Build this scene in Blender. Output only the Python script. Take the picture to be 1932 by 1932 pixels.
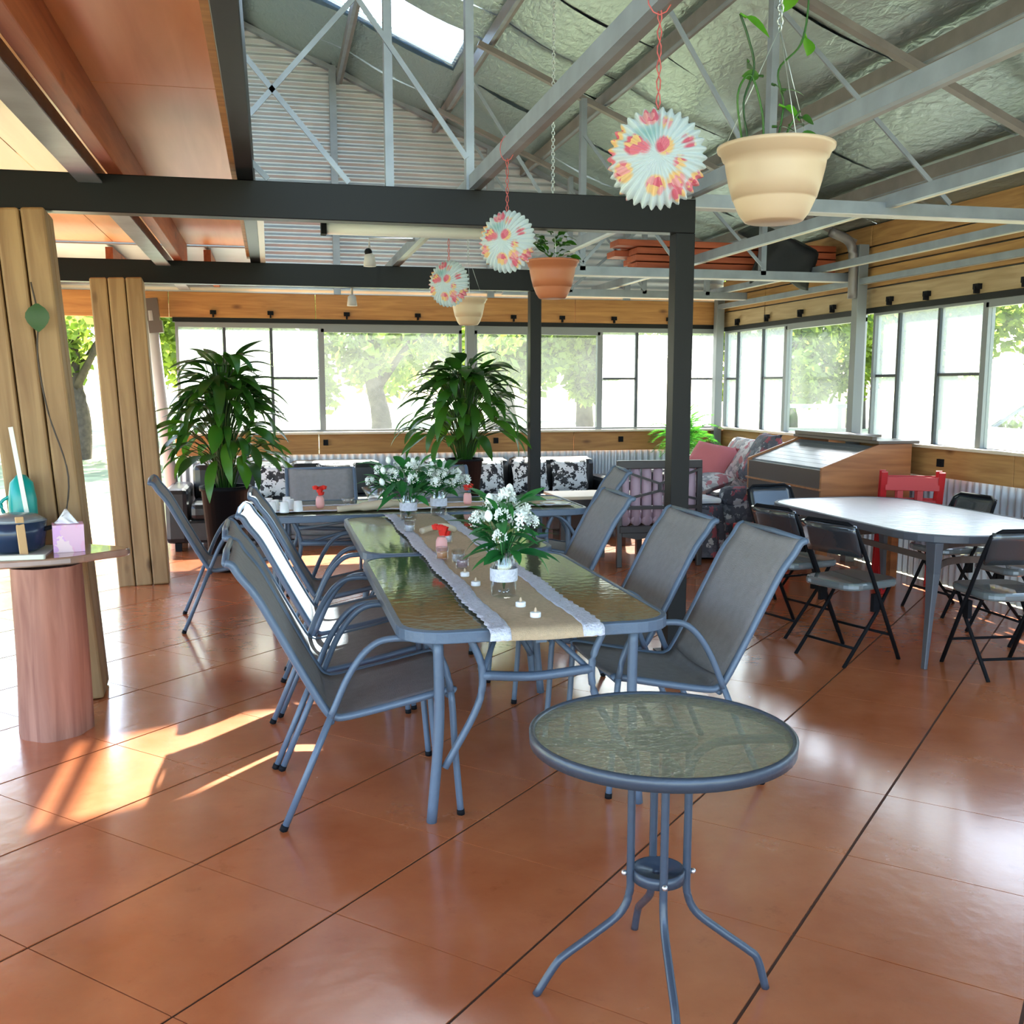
import bpy, bmesh, math, random
from mathutils import Vector, Matrix, Euler
R = math.radians; PI = math.pi
S = bpy.context.scene
for o in list(bpy.data.objects): bpy.data.objects.remove(o)

# ------------------------------------------------------------------ camera
cd = bpy.data.cameras.new('camera'); cam = bpy.data.objects.new('camera', cd)
S.collection.objects.link(cam); S.camera = cam
F, PITCH, YAW = 1935.0, math.atan(279/1935.0), R(13.1)
cd.sensor_fit = 'HORIZONTAL'; cd.sensor_width = 36; cd.lens = F*36/1932
cd.shift_y = 44/1932.0; cd.clip_end = 400; cd.clip_start = .05
cam.location = (0, 0, 1.54); cam.rotation_euler = (PI/2-PITCH, 0, -YAW)

# ------------------------------------------------------------------ light
w = bpy.data.worlds.new('sky'); S.world = w; w.use_nodes = True
wn = w.node_tree; bg = wn.nodes['Background']
st = wn.nodes.new('ShaderNodeTexSky'); st.sky_type = 'NISHITA'; st.sun_disc = False
st.sun_elevation = R(41); st.sun_rotation = math.atan2(.34, 1.03)
st.air_density = 1.0; st.dust_density = 1.2; st.ozone_density = 1.0
wn.links.new(st.outputs[0], bg.inputs[0]); bg.inputs[1].default_value = 0.46
sd = bpy.data.lights.new('sun', 'SUN'); sd.energy = 18.0; sd.angle = R(.8); sd.color = (1, .95, .86)
sun = bpy.data.objects.new('sun', sd); S.collection.objects.link(sun)
sun.rotation_euler = Vector((-.34, -1.03, -1)).to_track_quat('-Z', 'Y').to_euler()
S.view_settings.view_transform = 'Standard'; S.view_settings.look = 'None'
S.view_settings.gamma = 1; S.view_settings.use_curve_mapping = False
S.view_settings.exposure = 1.5

# ------------------------------------------------------------------ helpers
C = S.collection
class MB:
    def __init__(s): s.bm = bmesh.new(); s.mi = 0
    def _add(s, vs, fs, smooth=False):
        b = [s.bm.verts.new(v) for v in vs]
        for f in fs:
            try:
                q = s.bm.faces.new([b[i] for i in f]); q.smooth = smooth; q.material_index = s.mi
            except ValueError: pass
        return s
    def box(s, x0, x1, y0, y1, z0, z1):
        vs = [(x, y, z) for z in (z0, z1) for y in (y0, y1) for x in (x0, x1)]
        return s._add(vs, [(0,2,3,1),(4,5,7,6),(0,1,5,4),(2,6,7,3),(0,4,6,2),(1,3,7,5)])
    def rbox(s, c, size, rot=(0,0,0)):
        m = Matrix.Translation(Vector(c)) @ Euler(rot).to_matrix().to_4x4()
        a, b, d = [q/2 for q in size]
        vs = [m @ Vector((x, y, z)) for z in (-d, d) for y in (-b, b) for x in (-a, a)]
        return s._add(vs, [(0,2,3,1),(4,5,7,6),(0,1,5,4),(2,6,7,3),(0,4,6,2),(1,3,7,5)])
    def bar(s, p0, p1, w, h, up=(0,0,1)):
        p0, p1 = Vector(p0), Vector(p1); d = (p1-p0).normalized(); u = Vector(up)
        if abs(d.dot(u)) > .99: u = Vector((0, 1, 0))
        a = d.cross(u).normalized(); b = a.cross(d).normalized()
        vs = [p + a*(i*w/2) + b*(j*h/2) for p in (p0, p1) for i, j in ((-1,-1),(1,-1),(1,1),(-1,1))]
        return s._add(vs, [(0,3,2,1),(4,5,6,7),(0,1,5,4),(1,2,6,5),(2,3,7,6),(3,0,4,7)])
    def tube(s, pts, r, n=8, closed=False):
        pts = [Vector(p) for p in pts]; N = len(pts); rings = []
        ref = Vector((0, 0, 1))
        for i, p in enumerate(pts):
            if closed: t = (pts[(i+1) % N]-pts[i-1])
            else: t = pts[min(i+1, N-1)]-pts[max(i-1, 0)]
            t.normalize()
            a = t.cross(ref)
            if a.length < .2: a = t.cross(Vector((0, 1, 0)))
            if rings and a.dot(la) < 0: a = -a
            a.normalize(); la = a; b = a.cross(t).normalized()
            rr = r[i] if isinstance(r, (list, tuple)) else r
            rings.append([p + (a*math.cos(k*2*PI/n) + b*math.sin(k*2*PI/n))*rr for k in range(n)])
        vs = [v for q in rings for v in q]; fs = []
        for i in range(N if closed else N-1):
            j = (i+1) % N
            for k in range(n): fs.append((i*n+k, i*n+(k+1) % n, j*n+(k+1) % n, j*n+k))
        if not closed: fs += [tuple(range(n))[::-1], tuple((N-1)*n+k for k in range(n))]
        return s._add(vs, fs, True)
    def lathe(s, prof, n=32, c=(0,0,0), cap=False, base=True):
        vs = []; c = Vector(c)
        for r, z in prof:
            for k in range(n): vs.append(c+Vector((r*math.cos(2*PI*k/n), r*math.sin(2*PI*k/n), z)))
        fs = []
        for i in range(len(prof)-1):
            for k in range(n): fs.append((i*n+k, i*n+(k+1) % n, (i+1)*n+(k+1) % n, (i+1)*n+k))
        if base: fs += [tuple(range(n))[::-1]]
        if cap: fs += [tuple((len(prof)-1)*n+k for k in range(n))]
        return s._add(vs, fs, True)
    def prism(s, poly, z0, z1):      # poly in xy
        n = len(poly)
        vs = [(x, y, z0) for x, y in poly] + [(x, y, z1) for x, y in poly]
        return s._add(vs, [tuple(range(n))[::-1], tuple(range(n, 2*n))] + [(i, (i+1) % n, (i+1) % n+n, i+n) for i in range(n)])
    def prism_y(s, poly, y0, y1):    # poly in xz
        n = len(poly)
        vs = [(x, y0, z) for x, z in poly] + [(x, y1, z) for x, z in poly]
        return s._add(vs, [tuple(range(n)), tuple(range(n, 2*n))[::-1]] + [(i+n, (i+1) % n+n, (i+1) % n, i) for i in range(n)])
    def grid(s, fn, nu, nv, smooth=True):
        vs = [fn(i/nu, j/nv) for j in range(nv+1) for i in range(nu+1)]
        fs = [(j*(nu+1)+i, j*(nu+1)+i+1, (j+1)*(nu+1)+i+1, (j+1)*(nu+1)+i) for j in range(nv) for i in range(nu)]
        return s._add(vs, fs, smooth)
    def ball(s, c, r, n=8, sc=(1,1,1)):
        pr = [(max(1e-4, math.sin(PI*i/n)), -math.cos(PI*i/n)) for i in range(n+1)]
        m = 2*n; vs = []
        for a, z in pr:
            for k in range(m): vs.append((c[0]+r*sc[0]*a*math.cos(2*PI*k/m), c[1]+r*sc[1]*a*math.sin(2*PI*k/m), c[2]+r*sc[2]*z))
        return s._add(vs, [(i*m+k, i*m+(k+1) % m, (i+1)*m+(k+1) % m, (i+1)*m+k) for i in range(n) for k in range(m)], True)

def O(name, mb, mats, parent=None, world=False, bevel=0, solid=0):
    me = bpy.data.meshes.new(name); bm = mb.bm
    if parent is not None and world: bmesh.ops.translate(bm, vec=-Vector(parent.location), verts=bm.verts)
    bmesh.ops.recalc_face_normals(bm, faces=bm.faces)
    bm.to_mesh(me); bm.free()
    for m in (mats if isinstance(mats, (list, tuple)) else [mats]): me.materials.append(m)
    o = bpy.data.objects.new(name, me); C.objects.link(o)
    if parent is not None: o.parent = parent
    if solid:
        q = o.modifiers.new('solid', 'SOLIDIFY'); q.thickness = solid; q.offset = 0
    if bevel:
        q = o.modifiers.new('bevel', 'BEVEL'); q.width = bevel; q.segments = 2; q.limit_method = 'ANGLE'
    return o
def tag(o, label, cat, group=None):
    o['label'] = label; o['category'] = cat
    if group: o['group'] = group
    return o
def thing(name, label, cat, loc=(0,0,0), rz=0, group=None):
    o = bpy.data.objects.new(name, None); C.objects.link(o); o.empty_display_size = .1
    o.location = loc; o.rotation_euler = (0, 0, rz); return tag(o, label, cat, group)
def sroot(name, loc=(0,0,0)):
    o = bpy.data.objects.new(name, None); C.objects.link(o); o.location = loc; o['kind'] = 'structure'; return o
def struct(name, mb, m, **k):
    o = O(name, mb, m, **k); o['kind'] = 'structure'; return o
kids = {}
def link_copy(o, parent=None):
    c = o.copy(); C.objects.link(c)
    if parent is not None: c.parent = parent
    return c
def dup(root, loc, rz=None, label=None, group=None):
    r = link_copy(root); r.location = loc
    if rz is not None: r.rotation_euler = (0, 0, rz)
    if label: r['label'] = label
    if group: r['group'] = group
    for ch in [c for c in bpy.data.objects if c.parent == root]:
        c = link_copy(ch, r)
        for g in [g for g in bpy.data.objects if g.parent == ch]: link_copy(g, c)
    return r
def rrect(x0, x1, y0, y1, r, n=6):
    p = []
    for cx, cy, a in ((x1-r, y1-r, 0), (x0+r, y1-r, 90), (x0+r, y0+r, 180), (x1-r, y0+r, 270)):
        for k in range(n+1):
            t = R(a+90*k/n); p.append((cx+r*math.cos(t), cy+r*math.sin(t)))
    return p
def smooth_path(pts, n=6):
    pts = [Vector(p) for p in pts]; P = [pts[0]*2-pts[1]] + pts + [pts[-1]*2-pts[-2]]; out = []
    for i in range(1, len(P)-2):
        a, b, c, d = P[i-1:i+3]
        for k in range(n):
            t = k/n
            out.append(.5*((2*b)+(c-a)*t+(2*a-5*b+4*c-d)*t*t+(3*b-a-3*c+d)*t**3))
    return out+[pts[-1]]

# ------------------------------------------------------------------ materials
def nt(name):
    m = bpy.data.materials.new(name); m.use_nodes = True; t = m.node_tree
    return m, t, t.nodes['Principled BSDF']
def node(t, ty, **k):
    n = t.nodes.new(ty)
    for a, b in k.items():
        if a in n.inputs: n.inputs[a].default_value = b
        else: setattr(n, a, b)
    return n
def mat(name, col, rough=.5, metal=0, bump=0, bscale=40, var=0, vscale=4, stretch=(1,1,1), spec=.5, coat=0):
    m, t, p = nt(name); p.inputs['Roughness'].default_value = rough; p.inputs['Metallic'].default_value = metal
    p.inputs['Specular IOR Level'].default_value = spec; p.inputs['Coat Weight'].default_value = coat
    p.inputs['Base Color'].default_value = (*col, 1)
    if var or bump:
        tc = node(t, 'ShaderNodeTexCoord'); mp = node(t, 'ShaderNodeMapping'); mp.inputs['Scale'].default_value = stretch
        t.links.new(tc.outputs['Object'], mp.inputs['Vector'])
    if var:
        n = node(t, 'ShaderNodeTexNoise', Scale=vscale, Detail=6.0); t.links.new(mp.outputs[0], n.inputs['Vector'])
        r = node(t, 'ShaderNodeValToRGB'); e = r.color_ramp.elements
        e[0].position = .3; e[1].position = .7
        e[0].color = (*[c*(1-var) for c in col], 1); e[1].color = (*[min(1, c*(1+var)) for c in col], 1)
        t.links.new(n.outputs['Fac'], r.inputs[0]); t.links.new(r.outputs[0], p.inputs['Base Color'])
    if bump:
        n = node(t, 'ShaderNodeTexNoise', Scale=bscale, Detail=4.0); t.links.new(mp.outputs[0], n.inputs['Vector'])
        b = node(t, 'ShaderNodeBump', Strength=bump, Distance=.01)
        t.links.new(n.outputs['Fac'], b.inputs['Height']); t.links.new(b.outputs[0], p.inputs['Normal'])
    return m
def wood(name, c0, c1, axis=0, rough=.6, scale=3.0, knots=True):
    m, t, p = nt(name); p.inputs['Roughness'].default_value = rough
    tc = node(t, 'ShaderNodeTexCoord'); mp = node(t, 'ShaderNodeMapping')
    sc = [9.0, 9.0, 9.0]; sc[axis] = .7; mp.inputs['Scale'].default_value = sc
    t.links.new(tc.outputs['Object'], mp.inputs['Vector'])
    n = node(t, 'ShaderNodeTexNoise', Scale=scale, Detail=8.0, Distortion=.6); t.links.new(mp.outputs[0], n.inputs['Vector'])
    r = node(t, 'ShaderNodeValToRGB'); e = r.color_ramp.elements
    e[0].position = .32; e[1].position = .68; e[0].color = (*c0, 1); e[1].color = (*c1, 1)
    t.links.new(n.outputs['Fac'], r.inputs[0]); out = r.outputs[0]
    if knots:
        mp2 = node(t, 'ShaderNodeMapping'); s2 = [5.0, 5.0, 5.0]; s2[axis] = 2.2; mp2.inputs['Scale'].default_value = s2
        t.links.new(tc.outputs['Object'], mp2.inputs['Vector'])
        v = node(t, 'ShaderNodeTexVoronoi', Scale=1.0); t.links.new(mp2.outputs[0], v.inputs['Vector'])
        r2 = node(t, 'ShaderNodeValToRGB'); e = r2.color_ramp.elements; e[0].position = .05; e[1].position = .16
        e[0].color = (.25, .16, .1, 1); e[1].color = (1, 1, 1, 1)
        mx = node(t, 'ShaderNodeMix', data_type='RGBA', blend_type='MULTIPLY'); mx.inputs[0].default_value = .8
        t.links.new(v.outputs['Distance'], r2.inputs[0]); t.links.new(out, mx.inputs[6]); t.links.new(r2.outputs[0], mx.inputs[7])
        out = mx.outputs[2]
    t.links.new(out, p.inputs['Base Color'])
    b = node(t, 'ShaderNodeBump', Strength=.3, Distance=.004); t.links.new(n.outputs['Fac'], b.inputs['Height']); t.links.new(b.outputs[0], p.inputs['Normal'])
    return m
def glass(name, tint, gl=.3, rough=.08, haze=0, hazecol=(1,1,1), bump=0, bscale=60, diff=0, dcol=(1,1,1)):
    m = bpy.data.materials.new(name); m.use_nodes = True; t = m.node_tree; t.nodes.clear()
    out = node(t, 'ShaderNodeOutputMaterial'); tr = node(t, 'ShaderNodeBsdfTransparent'); tr.inputs[0].default_value = (*tint, 1)
    g = node(t, 'ShaderNodeBsdfGlossy', Roughness=rough); lw = node(t, 'ShaderNodeLayerWeight', Blend=.5)
    mr = node(t, 'ShaderNodeMapRange'); mr.inputs[3].default_value = gl*.25; mr.inputs[4].default_value = min(1, gl*1.4)
    t.links.new(lw.outputs['Fresnel'], mr.inputs[0])
    base = tr.outputs[0]
    if haze:
        tl = node(t, 'ShaderNodeBsdfTranslucent'); tl.inputs[0].default_value = (*hazecol, 1)
        mh = node(t, 'ShaderNodeMixShader'); mh.inputs[0].default_value = haze
        t.links.new(base, mh.inputs[1]); t.links.new(tl.outputs[0], mh.inputs[2]); base = mh.outputs[0]
    if diff:
        df = node(t, 'ShaderNodeBsdfDiffuse'); df.inputs[0].default_value = (*dcol, 1)
        md = node(t, 'ShaderNodeMixShader'); md.inputs[0].default_value = diff
        t.links.new(base, md.inputs[1]); t.links.new(df.outputs[0], md.inputs[2]); base = md.outputs[0]
    mx = node(t, 'ShaderNodeMixShader'); t.links.new(mr.outputs[0], mx.inputs[0]); t.links.new(base, mx.inputs[1]); t.links.new(g.outputs[0], mx.inputs[2])
    t.links.new(mx.outputs[0], out.inputs[0])
    if bump:
        tc = node(t, 'ShaderNodeTexCoord'); n = node(t, 'ShaderNodeTexNoise', Scale=bscale, Detail=2.0); t.links.new(tc.outputs['Object'], n.inputs['Vector'])
        b = node(t, 'ShaderNodeBump', Strength=bump, Distance=.01); t.links.new(n.outputs['Fac'], b.inputs['Height']); t.links.new(b.outputs[0], g.inputs['Normal'])
    return m
def leafmat(name, c0, c1, trans=.35, rough=.35):
    m, t, p = nt(name); p.inputs['Roughness'].default_value = rough
    oi = node(t, 'ShaderNodeObjectInfo'); ge = node(t, 'ShaderNodeNewGeometry')
    ad = node(t, 'ShaderNodeMath', operation='ADD'); t.links.new(oi.outputs['Random'], ad.inputs[0]); t.links.new(ge.outputs['Random Per Island'], ad.inputs[1])
    fr = node(t, 'ShaderNodeMath', operation='FRACT'); t.links.new(ad.outputs[0], fr.inputs[0])
    r = node(t, 'ShaderNodeValToRGB'); e = r.color_ramp.elements; e[0].color = (*c0, 1); e[1].color = (*c1, 1)
    t.links.new(fr.outputs[0], r.inputs[0]); t.links.new(r.outputs[0], p.inputs['Base Color'])
    tl = node(t, 'ShaderNodeBsdfTranslucent'); hs = node(t, 'ShaderNodeHueSaturation', Saturation=1.1, Value=1.6); t.links.new(r.outputs[0], hs.inputs['Color']); t.links.new(hs.outputs[0], tl.inputs[0])
    mx = node(t, 'ShaderNodeMixShader'); mx.inputs[0].default_value = trans
    t.links.new(p.outputs[0], mx.inputs[1]); t.links.new(tl.outputs[0], mx.inputs[2]); t.links.new(mx.outputs[0], t.nodes['Material Output'].inputs[0])
    return m

def floor_mat():
    m, t, p = nt('sealed_concrete'); tc = node(t, 'ShaderNodeTexCoord')
    n = node(t, 'ShaderNodeTexNoise', Scale=1.6, Detail=7.0, Roughness=.6); t.links.new(tc.outputs['Object'], n.inputs['Vector'])
    r = node(t, 'ShaderNodeValToRGB'); e = r.color_ramp.elements
    e[0].position = .28; e[0].color = (.44, .105, .03, 1); e[1].position = .72; e[1].color = (.62, .20, .075, 1)
    t.links.new(n.outputs['Fac'], r.inputs[0])
    n2 = node(t, 'ShaderNodeTexNoise', Scale=9.0, Detail=9.0, Roughness=.75); t.links.new(tc.outputs['Object'], n2.inputs['Vector'])
    r2 = node(t, 'ShaderNodeValToRGB'); e = r2.color_ramp.elements; e[0].position = .3; e[1].position = .42
    e[0].color = (.72, .66, .62, 1); e[1].color = (1, 1, 1, 1); t.links.new(n2.outputs['Fac'], r2.inputs[0])
    mx = node(t, 'ShaderNodeMix', data_type='RGBA', blend_type='MULTIPLY'); mx.inputs[0].default_value = .6
    t.links.new(r.outputs[0], mx.inputs[6]); t.links.new(r2.outputs[0], mx.inputs[7]); t.links.new(mx.outputs[2], p.inputs['Base Color'])
    mr = node(t, 'ShaderNodeMapRange'); mr.inputs[3].default_value = .16; mr.inputs[4].default_value = .34
    t.links.new(n.outputs['Fac'], mr.inputs[0]); t.links.new(mr.outputs[0], p.inputs['Roughness'])
    n3 = node(t, 'ShaderNodeTexNoise', Scale=14.0, Detail=3.0); t.links.new(tc.outputs['Object'], n3.inputs['Vector'])
    b = node(t, 'ShaderNodeBump', Strength=.16, Distance=.01); t.links.new(n3.outputs['Fac'], b.inputs['Height']); t.links.new(b.outputs[0], p.inputs['Normal'])
    p.inputs['Specular IOR Level'].default_value = .85; p.inputs['Coat Weight'].default_value = .6; p.inputs['Coat Roughness'].default_value = .14
    return m
def patch_mat(name, cols, scale=9, rough=.8):
    m, t, p = nt(name); p.inputs['Roughness'].default_value = rough
    tc = node(t, 'ShaderNodeTexCoord'); nz = node(t, 'ShaderNodeTexNoise', Scale=scale*1.3, Detail=3.0); t.links.new(tc.outputs['Object'], nz.inputs['Vector'])
    v = node(t, 'ShaderNodeTexVoronoi', Scale=scale); mixv = node(t, 'ShaderNodeMix', data_type='VECTOR'); mixv.inputs[0].default_value = .12
    t.links.new(tc.outputs['Object'], mixv.inputs[4]); t.links.new(nz.outputs['Color'], mixv.inputs[5]); t.links.new(mixv.outputs[1], v.inputs['Vector'])
    sx = node(t, 'ShaderNodeSeparateColor'); t.links.new(v.outputs['Color'], sx.inputs[0])
    r = node(t, 'ShaderNodeValToRGB'); r.color_ramp.interpolation = 'CONSTANT'; e = r.color_ramp.elements
    for i, c in enumerate(cols):
        q = e[i] if i < 2 else e.new(i/len(cols)); q.position = i/len(cols); q.color = (*c, 1)
    t.links.new(sx.outputs[0], r.inputs[0]); t.links.new(r.outputs[0], p.inputs['Base Color'])
    return m

M = dict(
 floor=floor_mat(), grout=mat('grout', (.10, .045, .025), .8), blue=mat('blue_grey_powder_coat', (.10, .14, .205), .42, .1, .15, 60),
 sling=mat('woven_sling', (.24, .225, .23), .75, 0, .35, 260, .08, 30), black=mat('black_paint', (.004, .004, .005), .42, 0, .05, 8, spec=.22),
 blackmatt=mat('black_plastic', (.006, .006, .008), .7, spec=.15), pvc=mat('black_vinyl', (.03, .035, .042), .26, 0, .1, 20, coat=.8),
 slate=mat('dark_slate_powder_coat', (.045, .06, .088), .32, .1, .1, 60), sheen_vinyl=mat('seat_sheen_vinyl', (.13, .155, .165), .24, 0, .1, 20, coat=.8), galv=mat('galvanised_steel', (.25, .28, .33), .45, .4, .1, 12, .15, 6), galvb=mat('brown_galvanised_steel', (.20, .175, .17), .45, .3, .1, 12, .15, 6),
 zinc=mat('corrugated_zinc', (.50, .54, .60), .4, .35, 0, 1, .10, 3), zincd=mat('corrugated_dado_zinc', (.50, .55, .62), .35, .4, 0, 1, .08, 3),
 pine=wood('pine_along_x', (.32, .13, .035), (.48, .23, .065), 0), piney=wood('pine_along_y', (.30, .14, .045), (.46, .25, .085), 1),
 pineg=wood('weathered_pine', (.30, .20, .10), (.42, .30, .17), 1), pinez=wood('pine_post', (.22, .12, .048), (.36, .225, .10), 2, scale=2.0), ply=wood('plywood', (.62, .24, .075), (.72, .32, .12), 1, .35, 1.2, False),
 joist=wood('red_joist', (.28, .07, .025), (.40, .12, .045), 1, .5), bark=wood('stripped_trunk', (.22, .08, .055), (.42, .20, .14), 2, .65, 2.0, False),
 redwood=wood('stored_red_planks', (.30, .055, .018), (.42, .09, .03), 0, .6), sill=mat('pale_sill', (.62, .50, .38), .5),
 mull=mat('dark_mullion', (.03, .035, .045), .45), mullb=mat('slate_table_frame', (.075, .08, .10), .45), frame=mat('grey_window_frame', (.20, .21, .22), .5, .2), white=mat('white_paint', (.75, .74, .72), .45),
 offwhite=mat('off_white_steel', (.48, .44, .43), .5), cream=mat('cream_plastic', (.56, .42, .29), .42), terra=mat('terracotta_plastic', (.38, .12, .05), .5),
 soil=mat('soil', (.05, .03, .02), .95, 0, .5, 60), burlap=mat('burlap', (.58, .42, .27), .9, 0, .6, 300, .1, 60),
 lace=mat('white_lace', (.66, .66, .76), .85, 0, .9, 90, .12, 70), petal=mat('white_petals', (.86, .90, .88), .6), redp=mat('red_petals', (.75, .03, .02), .5),
 pink=mat('pink_candle', (.85, .42, .40), .5), orange=mat('orange_wax', (.95, .42, .16), .4), ceramic=mat('white_ceramic', (.85, .87, .90), .15),
 wax=mat('white_wax', (.85, .86, .90), .35), grass=mat('dry_grass', (.34, .36, .20), .95, 0, .5, 8, .35, 1.5), bark2=mat('tree_bark', (.07, .055, .045), .95, 0, .5, 20, .3, 8),
 red=mat('red_lacquer', (.42, .010, .014), .5), brownw=wood('desk_end_wood', (.24, .09, .035), (.42, .17, .065), 0, .35, 2.0, False),
 dbrown=mat('dark_brown_lacquer', (.075, .05, .042), .35, 0, .05, 10), slat=mat('grey_tambour', (.20, .22, .24), .22, .1), teal=mat('teal_plastic', (.0, .30, .28), .3),
 navy=mat('navy_enamel', (.015, .03, .07), .22), spoon=mat('wooden_paddle', (.60, .38, .18), .6), tissue=patch_mat('tissue_box_print', [(.80,.45,.62), (.72,.42,.72), (.86,.66,.70), (.78,.50,.66)], 16),
 tube=mat('white_tube', (.86, .85, .82), .3), cushion=patch_mat('black_white_cushion', [(.75,.75,.76), (.02,.02,.025), (.8,.8,.82), (.05,.05,.055)], 22),
 leather=mat('black_leather', (.015, .016, .018), .3, 0, .3, 12), floral=patch_mat('floral_throw', [(.07,.07,.09), (.10,.10,.13), (.42,.40,.42), (.05,.05,.065), (.13,.13,.16), (.30,.07,.09), (.06,.06,.08), (.09,.09,.11)], 17),
 floral2=patch_mat('pale_floral_throw', [(.62,.58,.58), (.30,.29,.31), (.48,.18,.20), (.7,.66,.65), (.42,.38,.38)], 16), rosec=mat('dusty_rose_cloth', (.55, .15, .16), .85, 0, .3, 20),
 pinkc=mat('mauve_cushion', (.44, .30, .36), .7), ebony=mat('dark_carved_wood', (.022, .014, .016), .35), greenc=mat('dark_green_cloth', (.02,.06,.04), .7),
 carp=mat('white_car_paint', (.75, .78, .8), .15, coat=.5), carg=glass('car_glass', (.25, .3, .33), .6, .02), rubber=mat('rubber', (.02,.02,.02), .8),
 steel=mat('bright_steel', (.7,.7,.72), .25, .9), bag=mat('black_bag', (.012,.012,.015), .6, 0, .3, 10), fsheet=mat('brown_fibre', (.3,.2,.15), .7),
 string=mat('red_string', (.55, .12, .12), .8), chain=mat('chain', (.55, .6, .6), .35, .7), strip=mat('pale_board', (.60,.50,.36), .55),
 window=glass('clear_pane', (.90, .93, .92), .10, .1, .015), film=glass('hazy_film_pane', (.72, .76, .75), .12, .25, .15, (.95, .97, 1)),
 tglass=glass('bronze_table_glass', (.50, .55, .40), .62, .07, 0, bump=.06, bscale=25, diff=.35, dcol=(.30, .34, .20)), rglass=glass('pebbled_table_glass', (.82, .90, .80), .42, .12, 0, bump=1.0, bscale=42, diff=.19, dcol=(.8, .76, .58)),
 glare_glass=glass('window_glare_table_glass', (.35, .40, .40), .9, .28, 0, bump=.4, bscale=14, diff=.9, dcol=(.80, .88, .90)), jar=glass('jar_glass', (.96, .97, .98), .22, .03), skyl=glass('skylight_sheet', (.60, .74, .82), .15, .2, .10, (.55, .80, .95), bump=.5, bscale=20),  # right table glass: white diffuse stands in for the reflected windows
 lily=leafmat('lily_leaf', (.015, .055, .012), (.05, .17, .02)), fern=leafmat('fern_leaf', (.04, .16, .04), (.16, .42, .06), .5), gum=leafmat('gum_leaf', (.09, .14, .03), (.30, .38, .08), .55, .6),
 bouq=leafmat('bouquet_leaf', (.01, .09, .025), (.04, .22, .05), .25), vine=leafmat('vine_leaf', (.05, .22, .02), (.18, .45, .04), .5),
 slab=mat('live_edge_slab', (.36, .22, .16), .12, 0, .1, 10, .3, 5, coat=.6), tray=mat('pale_tray', (.66, .70, .60), .35),
)
def foil_mat():
    m, t, p = nt('roof_foil'); p.inputs['Metallic'].default_value = .85; p.inputs['Roughness'].default_value = .38
    p.inputs['Base Color'].default_value = (.37, .45, .45, 1)
    tc = node(t, 'ShaderNodeTexCoord'); mp = node(t, 'ShaderNodeMapping'); mp.inputs['Scale'].default_value = (1, .45, 1); t.links.new(tc.outputs['Object'], mp.inputs['Vector'])
    n = node(t, 'ShaderNodeTexNoise', Scale=22.0, Detail=5.0, Distortion=.4); t.links.new(mp.outputs[0], n.inputs['Vector'])
    b = node(t, 'ShaderNodeBump', Strength=.9, Distance=.014); t.links.new(n.outputs['Fac'], b.inputs['Height']); t.links.new(b.outputs[0], p.inputs['Normal'])
    return m
M['foil'] = foil_mat()
def lantern_mat():
    m, t, p = nt('printed_paper'); p.inputs['Roughness'].default_value = .85
    tc = node(t, 'ShaderNodeTexCoord')
    def vor(scale): 
        v = node(t, 'ShaderNodeTexVoronoi', Scale=scale); t.links.new(tc.outputs['Object'], v.inputs['Vector']); return v
    v = vor(14.0); sc = node(t, 'ShaderNodeSeparateColor'); 
    v2 = vor(45.0); t.links.new(v2.outputs['Color'], sc.inputs[0])
    r = node(t, 'ShaderNodeValToRGB'); e = r.color_ramp.elements; r.color_ramp.interpolation = 'CONSTANT'
    for i, c in enumerate([(.72,.16,.24), (.85,.42,.45), (.88,.62,.30), (.80,.24,.32), (.85,.80,.78)]):
        q = e[i] if i < 2 else e.new(.5); q.position = i/5; q.color = (*c, 1)
    t.links.new(sc.outputs[0], r.inputs[0])
    r1 = node(t, 'ShaderNodeValToRGB'); e = r1.color_ramp.elements; e[0].position = .36; e[1].position = .46; e[0].color = (1,1,1,1); e[1].color = (0,0,0,1)
    t.links.new(v.outputs['Distance'], r1.inputs[0])
    n = node(t, 'ShaderNodeTexNoise', Scale=5.0); t.links.new(tc.outputs['Object'], n.inputs['Vector'])
    r3 = node(t, 'ShaderNodeValToRGB'); e = r3.color_ramp.elements; e[0].position = .36; e[1].position = .5; e[0].color = (.10, .42, .42, 1); e[1].color = (.66, .76, .80, 1)
    vl_ = node(t, 'ShaderNodeVectorMath', operation='LENGTH'); t.links.new(tc.outputs['Object'], vl_.inputs[0])
    ma = node(t, 'ShaderNodeMath', operation='MULTIPLY_ADD'); ma.inputs[1].default_value = 3.6; t.links.new(vl_.outputs['Value'], ma.inputs[0])
    sb = node(t, 'ShaderNodeMath', operation='SUBTRACT'); sb.inputs[1].default_value = .32; t.links.new(n.outputs['Fac'], sb.inputs[0]); t.links.new(sb.outputs[0], ma.inputs[2])
    t.links.new(ma.outputs[0], r3.inputs[0])
    mx = node(t, 'ShaderNodeMix', data_type='RGBA'); t.links.new(r1.outputs[0], mx.inputs[0]); t.links.new(r3.outputs[0], mx.inputs[6]); t.links.new(r.outputs[0], mx.inputs[7])
    t.links.new(mx.outputs[2], p.inputs['Base Color'])
    tl = node(t, 'ShaderNodeBsdfTranslucent'); t.links.new(mx.outputs[2], tl.inputs[0]); ms = node(t, 'ShaderNodeMixShader'); ms.inputs[0].default_value = .4
    t.links.new(p.outputs[0], ms.inputs[1]); t.links.new(tl.outputs[0], ms.inputs[2]); t.links.new(ms.outputs[0], t.nodes['Material Output'].inputs[0])
    return m
M['paper'] = lantern_mat()
random.seed(4)
rnd = random.uniform

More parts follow.
